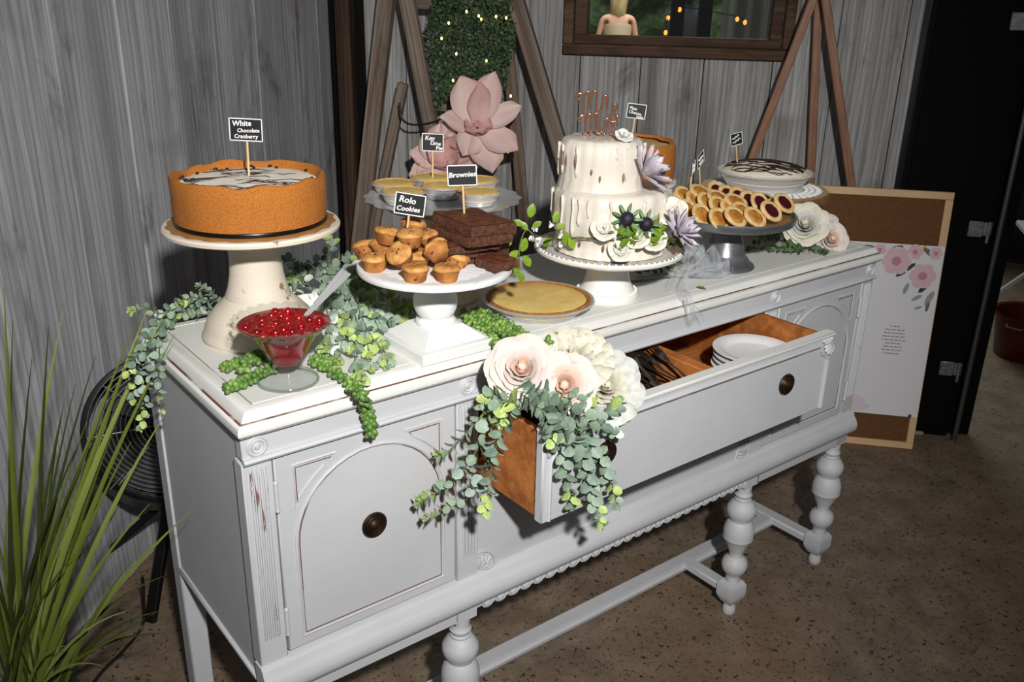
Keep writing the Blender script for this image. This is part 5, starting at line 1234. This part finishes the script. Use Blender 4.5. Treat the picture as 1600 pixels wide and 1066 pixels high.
# hanging greenery: thousands of tiny leaves nobody could count
LXm = (Vector((.5, 0, 0)))
hg = MB(); rnd = random.Random(8); lv, lf_ = [(0, 0, 0), (.5, .34, .05), (1, 0, -.05), (.5, -.34, .05)], [(0, 1, 2, 3)]
for k in range(5200):
    u, v = rnd.random(), rnd.random()**.9
    px = 672+u*128+6*math.sin(v*9+u*4); py = -60+v*228
    lim = 150+14*math.sin(u*11)+10*math.sin(u*23)
    if py > lim: continue
    c = wp(px, py, -.005-rnd.random()*.055)
    xx, yy, zz = frame(rv(1)+Vector((0, 0, -.6)), -FWD+rv(.9)); hg.add((lv, lf_), mtx(c, xx, yy, zz, rnd.uniform(.011, .019)))
hgo = hg.build('hanging_greenery', leafmat('hanging_leaf', srgb(46, 70, 42), srgb(84, 108, 72)), None); tag(hgo, 'curtain of small dark green leaves hanging on the barnwood frame', 'greenery', kind='stuff')
M_bulb = simple('warm_bulb', srgb(255, 220, 120), .3, emit=srgb(255, 205, 90), es=9)
fl_ = thing('fairy_lights', 'tiny warm fairy lights strung through the hanging greenery', 'string lights', wp(740, 80, -.06)); fi = fl_.matrix_basis.inverted()
bm = MB().add(ellip(.0038, .0038, .0052, 8, 6)).mesh('bulb', M_bulb, 180)
fp = [(701, 36), (729, 18), (748, 25), (752, 30), (775, 26), (791, 28), (713, 84), (708, 126), (798, 150), (794, 237), (690, 60), (760, 95)]
for px, py in fp: place('bulb', bm, fl_, fi @ wp(px, py, -.075))
MB().add(tube([fi @ wp(px, py, -.068) for px, py in [(690, 60), (701, 36), (713, 84), (708, 126), (760, 95), (752, 30), (729, 18), (748, 25), (775, 26), (791, 28), (798, 150), (794, 237)]], .0006, 4)).build('wire', simple('copper_wire', srgb(120, 90, 50), .4, .8), fl_)
# giant foam flowers
M_pk = simple('dusty_pink_foam', srgb(246, 224, 216), .7, c2=srgb(236, 200, 192), scale=8)
M_pk2 = simple('dusty_pink_deep', srgb(240, 204, 196), .7, c2=srgb(224, 172, 164), scale=8)
def giant(label, px, py, R, face, petals, seed, off, ruffle=.05):
    """petals: (angle from right, length, width, lift in degrees, inner)"""
    p = wp(px, py, off); r = thing('giant_paper_flower', label, 'paper flower', p, (0, 0, 0), 'giant pink flowers on the frame'); rnd = random.Random(seed)
    Z = Vector(face).normalized(); X = (RGT-Z*RGT.dot(Z)).normalized(); Y = Z.cross(X); base = mtx((0, 0, 0), X, Y, Z)
    for k, (an, l, w, lift, inner) in enumerate(petals):
        me = MB().add(petal_vf(R*w, R*l, .20, .12, 12, 10, .10, ruffle*rnd.uniform(.6, 1.4), .6, True)).mesh('petal', M_pk2 if inner else M_pk, 180)
        place('petal', me, r, matrix=base @ RZ(math.radians(an)) @ T(R*.03, 0, R*(.02+.012*k)) @ RY(-math.radians(lift)) @ RX(rnd.uniform(-.2, .2)))
    for k in range(6):
        a = k*1.05; MB().add(tube([(R*.04*math.cos(a), R*.04*math.sin(a), .02), (R*.09*math.cos(a), R*.09*math.sin(a), R*.20), (R*.12*math.cos(a+.6), R*.12*math.sin(a+.6), R*.27)], R*.026, 6)).build('stamen', M_pk2, r).matrix_local = base
    return r
giant('giant dusty pink paper flower, upper one with tall petals, in front of the greenery', 745, 203, .175, -FWD+RGT*.15+Vector((0, 0, .15)), [(-75, 1.05, .72, 6, 0), (-118, .72, .60, 8, 0), (-32, .98, .62, 8, 0), (172, .82, .46, 12, 0), (25, 1.02, .48, 10, 0), (112, 1.08, .78, 18, 0), (72, 1.18, .62, 22, 0), (92, .95, .50, 34, 1), (-150, .42, .42, 40, 1), (-20, .40, .42, 42, 1), (-80, .38, .40, 48, 1)], 4, -.13, .05)
giant('giant dusty pink paper flower, lower ruffled one, behind the Key Lime Pie sign', 700, 257, .150, -FWD-RGT*.15+Vector((0, 0, .2)), [(200, .98, .62, 6, 0), (165, .95, .66, 8, 0), (130, .92, .70, 12, 0), (95, 1.0, .74, 16, 0), (60, .95, .66, 14, 0), (25, .92, .6, 10, 0), (-15, .9, .6, 8, 0), (-55, .85, .6, 8, 0), (-100, .8, .6, 8, 0), (-145, .85, .6, 8, 0), (110, .75, .6, 34, 1), (60, .72, .55, 38, 1), (150, .62, .5, 40, 1), (10, .6, .5, 42, 1), (-70, .5, .5, 46, 1), (-140, .5, .5, 46, 1)], 9, -.15, .11)

# ------------------------------------------------------------------ easel and cork board
M_easel = simple('stained_pine', srgb(164, 116, 84), .5, c2=srgb(130, 86, 60), scale=8, stretch=(12, 12, 1))
ez = thing('easel', 'three-legged brown wooden easel standing behind the cork board', 'easel', Vector((2.44, .78, 0))); ei = ez.matrix_basis.inverted()
def ep(px, py, off): return onpl(px, py, WR, 2.36+off)
for (a, b, off, w) in (((1270, 0), (1180, 235), .0, .030), ((1279, 0), (1268, 245), .09, .030), ((1290, 0), (1331, 295), .0, .030)):
    A0, A1 = ep(*a, off), ep(*b, off); vf, m = beam(to_floor(A0, A1), A0+(A0-A1).normalized()*.22, w, .018, WR); o = MB().add(vf).build('leg', M_easel, ez); o.matrix_local = ei @ m
vf, m = beam(ep(1226, 120, -.02), ep(1308, 122, -.02), .022, .012, WR); 
cbo = onz(1424.5, 701, 0); cbr = thing('cork_board', 'tall cork notice board with pale wood frame leaning on the black post', 'notice board', cbo, (0, 0, wr_ang))
# local: -x runs left along the board, +z up; leaning back
tilt = math.atan2(.095, .92); CW, CH = .56, .935
pv = MB()
hold = place('panel', MB().add(box(-CW+.018, -.018, -.006, .004, .018, CH-.018)).mesh('panel', simple('cork', srgb(112, 72, 36), .85, c2=srgb(92, 56, 26), scale=180, bmp=.3), 0), cbr, (0, 0, 0), (-tilt, 0, 0))
for nm, b in (('frame_rail', (-CW, 0, -.012, .008, CH-.026, CH)), ('frame_rail', (-CW, 0, -.012, .008, 0, .026)), ('frame_stile', (-.026, 0, -.012, .008, .026, CH-.026)), ('frame_stile', (-CW, -CW+.026, -.012, .008, .026, CH-.026))):
    MB().add(box(*b, .002)).build(nm, simple('pale_frame_'+nm, srgb(222, 184, 138), .5, var=.12, scale=8, stretch=(1, 6, 1)), hold)
# seating chart pinned to the board
po = thing('seating_chart', 'white floral seating chart pinned over the cork board', 'poster', cbo + Vector((0, 0, 0)), (-tilt, 0, wr_ang))
po.rotation_mode = 'XYZ'; po.matrix_basis = T(*cbo) @ RZ(wr_ang) @ RX(-tilt)
PX0, PX1, PZ0, PZ1 = -.50, -.004, .125, .750
MB().add(box(PX0, PX1, -.0150, -.0132, PZ0, PZ1)).build('sheet', simple('poster_paper', srgb(226, 224, 228), .5), po)
M_ink = simple('grey_ink', srgb(150, 148, 152), .6)
tx = MB(); rnd = random.Random(4)
def textcol(cx, z, n, w):
    for k in range(n):
        ww = w*rnd.uniform(.6, 1)*(.6 if k == 0 else 1)
        x = cx-ww/2
        while x < cx+ww/2:
            q = rnd.uniform(.006, .018); tx.add(box(x, min(x+q, cx+ww/2), -.0156, -.0150, z-k*.0125, z-k*.0125+.0040)); x += q+.003
textcol(-.125, .455, 9, .085); textcol(-.275, .455, 10, .075); textcol(-.275, .300, 7, .065); textcol(-.42, .455, 10, .075); textcol(-.42, .300, 7, .07)
tx.build('lettering', M_ink, po, smooth=0)
MB().add(tube([(-.30, -.0153, .640), (-.285, -.0153, .652), (-.262, -.0153, .638), (-.240, -.0153, .630)], .0012, 5)).build('script_flourish', M_ink, po)
# printed roses (flat discs of ink petals)
M_pr = [simple('print_pink', srgb(222, 186, 192), .6), simple('print_deep', srgb(196, 132, 146), .6), simple('print_white', srgb(236, 228, 226), .6), simple('print_leaf', srgb(96, 112, 98), .6), simple('print_grey_leaf', srgb(150, 156, 146), .6), simple('print_dark', srgb(44, 56, 58), .6), simple('print_yellow', srgb(206, 176, 60), .6)]
def disc(cx, cz, r, mi, n=14, d=0, sq=1.0, rot=0, ph=0): 
    cz += .085 if cz > .4 else -.065; V = [(cx, -.0152-d, cz)]; 
    for k in range(n):
        a = 2*PI*k/n; x = r*math.cos(a)*(1+.07*math.sin(5*a+ph)); z = r*sq*math.sin(a)*(1+.07*math.sin(5*a+ph)); V.append((cx+x*math.cos(rot)-z*math.sin(rot), -.0152-d, cz+x*math.sin(rot)+z*math.cos(rot)))
    return V, [(0, 1+k, 1+(k+1) % n) for k in range(n)]
fp_ = MB()
def prose(cx, cz, r, d=0):
    fp_.add(disc(cx, cz, r, 0, 18, d), mi=2)
    for k in range(6): a = k*1.05; fp_.add(disc(cx+.55*r*math.cos(a), cz+.55*r*math.sin(a), r*.5, 0, 10, d+.0001+.00002*k), mi=0)
    fp_.add(disc(cx, cz, r*.55, 0, 14, d+.0003), mi=0); fp_.add(disc(cx, cz, r*.34, 0, 10, d+.0004, ph=1), mi=1)
def pleaf(cx, cz, r, rot, mi, d=0): fp_.add(disc(cx, cz, r, 0, 8, d, .35, rot), mi=mi)
for cx, cz, r, rot, mi in ((-.165, .645, .030, .5, 3), (-.075, .650, .020, 1, 6), (-.050, .640, .028, -.6, 3), (-.105, .588, .020, .8, 5), (-.085, .555, .032, -.9, 4), (-.050, .520, .028, .9, 5), (-.028, .480, .030, 1.2, 4), (-.070, .480, .020, .6, 4), (-.110, .510, .022, 1.3, 4), (-.135, .560, .018, .5, 5), (-.030, .450, .018, 1.4, 3), (-.06, .445, .014, .4, 4), (-.26, .645, .03, .1, 3), (-.30, .640, .03, -.2, 4)): pleaf(cx, cz, r, rot, mi)
prose(-.155, .605, .048, .0004); prose(-.062, .558, .044, .0004); prose(-.030, .640, .022, .0002); prose(-.215, .640, .022, .0002); prose(-.098, .640, .026, .0002); prose(-.34, .63, .04, .0004)
fp_.build('printed_flowers', M_pr, po, smooth=0)
fw_ = MB(); fw_.add(disc(-.27, .215, .10, 0, 20, 0, .22)); fw_.add(disc(-.24, .235, .05, 0, 20, .0001, .5)); fw_.build('watercolour_wash', simple('pink_wash', srgb(222, 206, 214), .6), po, smooth=0)
MB().add(ellip(.006, .006, .006, 8, 6), T(-.030, -.019, PZ0+.006)).build('push_pin', simple('blue_pin', srgb(20, 60, 96), .3), po)

# ------------------------------------------------------------------ fan behind the sideboard
FC = Vector((.170, .985, .485)); fnr = .185
fan = thing('drum_fan', 'black drum floor fan with wire grille standing behind the left end', 'fan', (FC.x, FC.y, 0))
M_fan = simple('black_enamel', (.006, .006, .007), .35); M_wire = simple('grille_wire', (.30, .30, .30), .35, .5)
fz = (Vector((CAM.x+.15, CAM.y, 2.5))-FC).normalized(); fx = Vector((0, 0, 1)).cross(fz).normalized(); fy = fz.cross(fx)
fm = mtx((0, 0, FC.z), fx, fy, fz)
MB().add(lathe([(fnr+.004, -.07), (fnr+.012, -.06), (fnr+.012, .03), (fnr+.006, .036), (fnr-.002, .034), (fnr-.002, -.07)], 56, cap=False)).build('drum', M_fan, fan).matrix_local = fm
MB().add(lathe([(0, -.072), (fnr+.004, -.07)], 40, cap=False)).build('drum_back', M_fan, fan).matrix_local = fm
for k in range(15): MB().add(torus(.030+(fnr-.032)*k/14, .0011, 48, 5, .040-.008*(k/14))).build('grille_ring', M_wire, fan).matrix_local = fm
for k in range(8):
    a = 2*PI*k/8; MB().add(tube([(.02*math.cos(a), .02*math.sin(a), .041), (fnr*math.cos(a), fnr*math.sin(a), .031)], .0013, 5)).build('grille_spoke', M_wire, fan).matrix_local = fm
MB().add(lathe([(0, .046), (.022, .044), (.026, .036), (0, .034)], 20)).build('grille_badge', M_fan, fan).matrix_local = fm
for k in range(3):
    a = 2*PI*k/3; MB().add(patch(lambda u, v: ((.03+.13*u)*math.cos(a+(v-.5)*1.0), (.03+.13*u)*math.sin(a+(v-.5)*1.0), -.02+.03*(v-.5)), 5, 4)).build('blade', simple('fan_blade', (.05, .05, .055), .3), fan).matrix_local = fm
base_ = Vector((FC.x, FC.y, 0)); foot1 = onz(235, 972, .012)-base_; foot2 = onz(120, 905, .012)-base_; foot3 = Vector((.20, .05, .012))
top_ = Vector((-.02, -.03, FC.z-fnr*.95))
for f_ in (foot1, foot2, foot3):
    vf, m = beam(f_, top_, .030, .018, (0, 0, 1)); MB().add(vf).build('leg', M_fan, fan).matrix_local = m
MB().add(lathe([(0, 0), (.010, 0), (.010, .006), (0, .007)], 12)).build('bolt', M_wire, fan).matrix_local = mtx(top_+Vector((-.02, -.03, .03)), fx, fy, fz)
cp_ = spl([onz(222, 900, .25), onz(224, 930, .12), onz(222, 980, .006), onz(190, 1020, .006), onz(155, 1055, .006), onz(120, 1110, .006)], 30)
cpo = MB().add(tube(cp_, .0042, 8)).build('power_cord', simple('rubber_black', (.008, .008, .008), .5), None); tag(cpo, 'black power cord running from the fan across the floor', 'cord')

# ------------------------------------------------------------------ ornamental grass in a pot
GB = Vector((-.305, .520, 0))
gp_ = thing('ornamental_grass', 'tall artificial grass with long arching green blades at the left edge', 'plant', GB)
MB().add(lathe([(.085, 0), (.090, .005), (.110, .17), (.118, .175), (.118, .19), (.106, .19), (.10, .16), (0, .16)], 32)).build('pot', simple('black_pot', (.012, .012, .012), .5), gp_)
M_bl = [leafmat('grass_blade_a', srgb(74, 86, 26), srgb(116, 126, 52), .32), leafmat('grass_blade_b', srgb(108, 122, 52), srgb(146, 156, 84), .3), leafmat('grass_blade_c', srgb(38, 48, 18), srgb(66, 78, 30), .4)]
def blade(base, tip, w, bend, mat, nm='blade'):
    base = Vector(base); tip = Vector(tip); mid_ = (base+tip)/2 + bend; n = 9
    def bz_(t): return base*(1-t)**2 + mid_*2*t*(1-t) + tip*t*t
    V = []; F = []
    for i in range(n+1):
        t = i/n; p = bz_(t); tg = (bz_(min(1, t+.02))-bz_(max(0, t-.02))).normalized()
        sd_ = tg.cross(-FWD); sd_.normalize(); nn = sd_.cross(tg)
        hw = w*.5*(1-t**2.2)*(.55+.45*min(1, t*4))+.0004
        V += [p-sd_*hw+nn*hw*.5, p, p+sd_*hw+nn*hw*.5]
        if i: o = (i-1)*3; F += [(o, o+3, o+4, o+1), (o+1, o+4, o+5, o+2)]
    MB().add(([v-GB for v in V], F)).build(nm, mat, gp_, smooth=180)
gn = Vector((FWD.x, FWD.y, 0)).normalized()
def gpt(px, py, off=0): return onpl(px, py, gn, (GB+gn*off).dot(gn))
big = [((6, 447), -.02, .014, 0), ((99, 485), .0, .014, 1), ((76, 510), -.02, .011, 2), ((233, 477), .03, .012, 1), ((226, 505), .03, .014, 0), ((258, 487), .0, .017, 1), ((273, 522), -.02, .012, 0), ((256, 650), -.05, .014, 1), ((300, 797), -.08, .012, 1), ((100, 630), .02, .011, 2), ((212, 505), .05, .012, 0), ((240, 520), .02, .016, 0), ((150, 555), .02, .008, 2), ((95, 848), -.08, .008, 1), ((205, 690), -.02, .009, 0), ((50, 560), .05, .010, 2), ((118, 600), .0, .008, 2), ((190, 640), .05, .006, 2), ((135, 660), -.02, .008, 0), ((20, 500), .03, .010, 2), ((175, 600), .04, .006, 2)]
for k, ((px, py), off, w, mi) in enumerate(big):
    t = gpt(px, py, off); b = GB+Vector((random.uniform(-.03, .03), random.uniform(-.03, .03), .16))
    blade(b, t, w, Vector((0, 0, .04)) - RGT*.02*(px/150), M_bl[mi])
rnd = random.Random(14)
for k in range(44):
    px = rnd.uniform(-120, 260); py = rnd.uniform(640, 960) + max(0, px-120)*.5
    t = gpt(px, py, rnd.uniform(-.12, .10)); b = GB+Vector((rnd.uniform(-.06, .06), rnd.uniform(-.06, .06), .16))
    blade(b, t, rnd.uniform(.004, .011), Vector((0, 0, rnd.uniform(.02, .10)))-RGT*.03, rnd.choice([M_bl[0], M_bl[2], M_bl[2], M_bl[2]]))
for (px, py, off) in ((200, 955, -.12), (105, 1010, -.16), (160, 1040, -.15)):
    blade(GB+Vector((0, 0, .17)), gpt(px, py, off), .006, Vector((0, 0, .10)), M_bl[1])

# ------------------------------------------------------------------ things beyond the doorway
ch = thing('white_chair', 'white slatted folding chair in the dim room past the black post', 'chair', Vector((4.55, .62, 0)), (0, 0, .6))
M_wch = simple('white_chair_paint', srgb(196, 196, 198), .5)
MB().add(box(-.20, .20, -.20, .20, .43, .46, .006)).build('seat', M_wch, ch)
for sx in (-.19, .19):
    for q0, q1 in (((sx, -.22, 0), (sx, .18, .88)), ((sx, .26, 0), (sx, -.16, .45))):
        vf, m = beam(q0, q1, .028, .022, (0, 1, 0)); MB().add(vf).build('leg', M_wch, ch).matrix_local = m
for z in (.60, .70, .80): MB().add(box(-.19, .19, .06+(z-.6)*.45, .075+(z-.6)*.45, z, z+.055, .004)).build('back_slat', M_wch, ch)
rb = onz(1592, 560, 0); rb.z = 0
tb_ = thing('red_tub', 'dark red plastic tub on the floor past the black post', 'tub', rb+Vector((.06, 0, 0)))
M_red = simple('dark_red_plastic', srgb(74, 6, 8), .35)
MB().add(lathe([(.13, 0), (.135, .005), (.160, .19), (.172, .195), (.172, .21), (.158, .205), (.13, .02), (0, .018)], 36)).build('tub', M_red, tb_)
for s in (-1, 1): MB().add(tube([(s*.165, -.04, .18), (s*.195, -.03, .17), (s*.195, .03, .17), (s*.165, .04, .18)], .007, 6)).build('handle', M_red, tb_)
# ------------------------------------------------------------------ garden seen through the window
hgm = MB()
hb = CAM + FWD*0; hd = Vector((FWD.x, FWD.y, 0)).normalized(); hr = Vector((hd.y, -hd.x, 0)); HC = Vector((CAM.x, CAM.y, 0)) + hd*13 + hr*2.6
rnd = random.Random(2)
def hed(u, v):
    p = HC + hr*((u-.5)*9) + Vector((0, 0, v*3.4)); k = noise.noise(Vector((u*14, v*6, 1)))+.6*noise.noise(Vector((u*40, v*16, 4)))
    return p - hd*(.45*k+.5*math.sin(v*2.2))
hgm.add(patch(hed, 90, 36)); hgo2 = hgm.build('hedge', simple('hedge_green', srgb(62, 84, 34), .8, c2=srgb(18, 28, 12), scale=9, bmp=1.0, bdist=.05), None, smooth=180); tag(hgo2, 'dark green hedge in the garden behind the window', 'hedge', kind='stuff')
def at_d(px, py, d): 
    r_ = raydir(px, py); return CAM + r_*d
pp = at_d(965, 40, 9.6); pp.z = 0
pe = thing('person', 'person seen from behind in a pale open-back dress with blonde hair down', 'person', pp, (0, 0, RZC))
pe.scale = (.95, .95, .94)
bmv = [((0, 0, .92), .155), ((0, 0, 1.08), .125), ((0, .01, 1.24), .135), ((0, .01, 1.36), .105), ((0, 0, 1.43), .052), ((0, -.01, 1.50), .05), ((0, -.015, 1.585), .088), ((0, -.015, 1.66), .078),
       ((-.165, .01, 1.375), .052), ((-.215, .01, 1.14), .042), ((-.245, -.10, .95), .032), ((.165, .01, 1.375), .052), ((.215, .01, 1.14), .042), ((.245, -.10, .95), .032),
       ((-.10, 0, .80), .10), ((-.10, 0, .48), .062), ((-.10, .01, .08), .045), ((-.10, -.10, .04), .035), ((.10, 0, .80), .10), ((.10, 0, .48), .062), ((.10, .01, .08), .045), ((.10, -.10, .04), .035)]
bme = [(0, 1), (1, 2), (2, 3), (3, 4), (4, 5), (5, 6), (6, 7), (3, 8), (8, 9), (9, 10), (3, 11), (11, 12), (12, 13), (0, 14), (14, 15), (15, 16), (16, 17), (0, 18), (18, 19), (19, 20), (20, 21)]
me = bpy.data.meshes.new('body'); me.from_pydata([v for v, r in bmv], bme, []); bo_ = place('body', me, pe)
sk = bo_.modifiers.new('skin', 'SKIN'); bo_.modifiers.new('sub', 'SUBSURF').levels = 2; bo_.modifiers['sub'].render_levels = 2
for i, (v, r) in enumerate(bmv): me.skin_vertices[0].data[i].radius = (r, r*.8)
me.skin_vertices[0].data[0].use_root = True
me.materials.append(simple('skin', srgb(214, 160, 134), .6)); sk.use_smooth_shade = True
MB().add(lathe([(.30, .06), (.28, .3), (.20, .8), (.165, 1.0), (.150, 1.12), (.158, 1.26), (.150, 1.30)], 28, lambda t, i, r, z: (r*(1+.05*math.sin(9*t)*(z < .7)), z-.03*math.sin(t)*(z > 1.2)), cap=False)).build('dress', simple('pale_lace', srgb(206, 180, 150), .7), pe)
MB().add(lathe([(0, 1.37), (.060, 1.375), (.088, 1.44), (.096, 1.52), (.104, 1.60), (.100, 1.67), (.070, 1.73), (.03, 1.752), (0, 1.755)], 20, lambda t, i, r, z: (r*(1+.04*math.sin(7*t)), z))).build('hair', simple('blonde_hair', srgb(232, 208, 160), .5, c2=srgb(196, 162, 108), scale=30, stretch=(1, 1, .2)), pe, (0, .005, 0))
pq = at_d(1070, 45, 8.6); pq.z = 0
pp2 = thing('person', 'person in dark clothes standing beyond the window behind a porch post', 'person', pq, (0, 0, RZC+.4))
me2 = me.copy(); me2.materials.clear(); me2.materials.append(simple('dark_suit', srgb(36, 38, 46), .8)); b2 = place('body', me2, pp2); s2 = b2.modifiers.new('skin', 'SKIN'); b2.modifiers.new('sub', 'SUBSURF').levels = 2; b2.modifiers['sub'].render_levels = 2; s2.use_smooth_shade = True
MB().add(ellip(.095, .10, .13, 16, 10), T(0, -.01, 1.61)).build('hair', simple('dark_hair', srgb(30, 24, 20), .6), pp2)
for px, lb in ((1058, 'slim black porch post outside the window, left one'), (1101, 'slim black porch post outside the window, right one')):
    q = at_d(px, 30, 5.2); q.z = 0; o = MB().add(box(-.035, .035, -.035, .035, 0, 2.6, .006)).add(box(-.05, .05, -.05, .05, 0, .08, .006)).build('porch_post', M_black, None, q, (0, 0, RZC)); tag(o, lb, 'post', 'porch posts')
q = at_d(1168, 40, 7.0); q.z = 0
cu = MB().add(patch(lambda u, v: ((u-.5)*.42, .05*math.sin(u*22), .2+v*2.2), 30, 4)).build('white_drape', simple('sheer_white', srgb(190, 196, 188), .8), None, q, (0, 0, RZC), smooth=180); tag(cu, 'pale drape hanging on the porch outside the window', 'drape')
gb_ = thing('garden_lights', 'warm orange string bulbs in the garden behind the window', 'string lights', at_d(1040, 40, 7.5)); gi2 = gb_.matrix_basis.inverted()
bm3 = MB().add(ellip(.011, .011, .014, 10, 8)).mesh('bulb', simple('orange_bulb', srgb(255, 170, 80), .3, emit=srgb(255, 140, 50), es=2.5), 180)
gpts = [(1040, 51), (1044, 28), (1152, 30), (1164, 35), (1062, 15)]
for px, py in gpts: place('bulb', bm3, gb_, gi2 @ at_d(px, py, 5.14))
MB().add(tube([gi2 @ (at_d(px, py, 5.14)+Vector((0, 0, .015))) for px, py in sorted(gpts+[(1058, 20), (1101, 20)])], .003, 5)).build('wire', M_black, gb_)
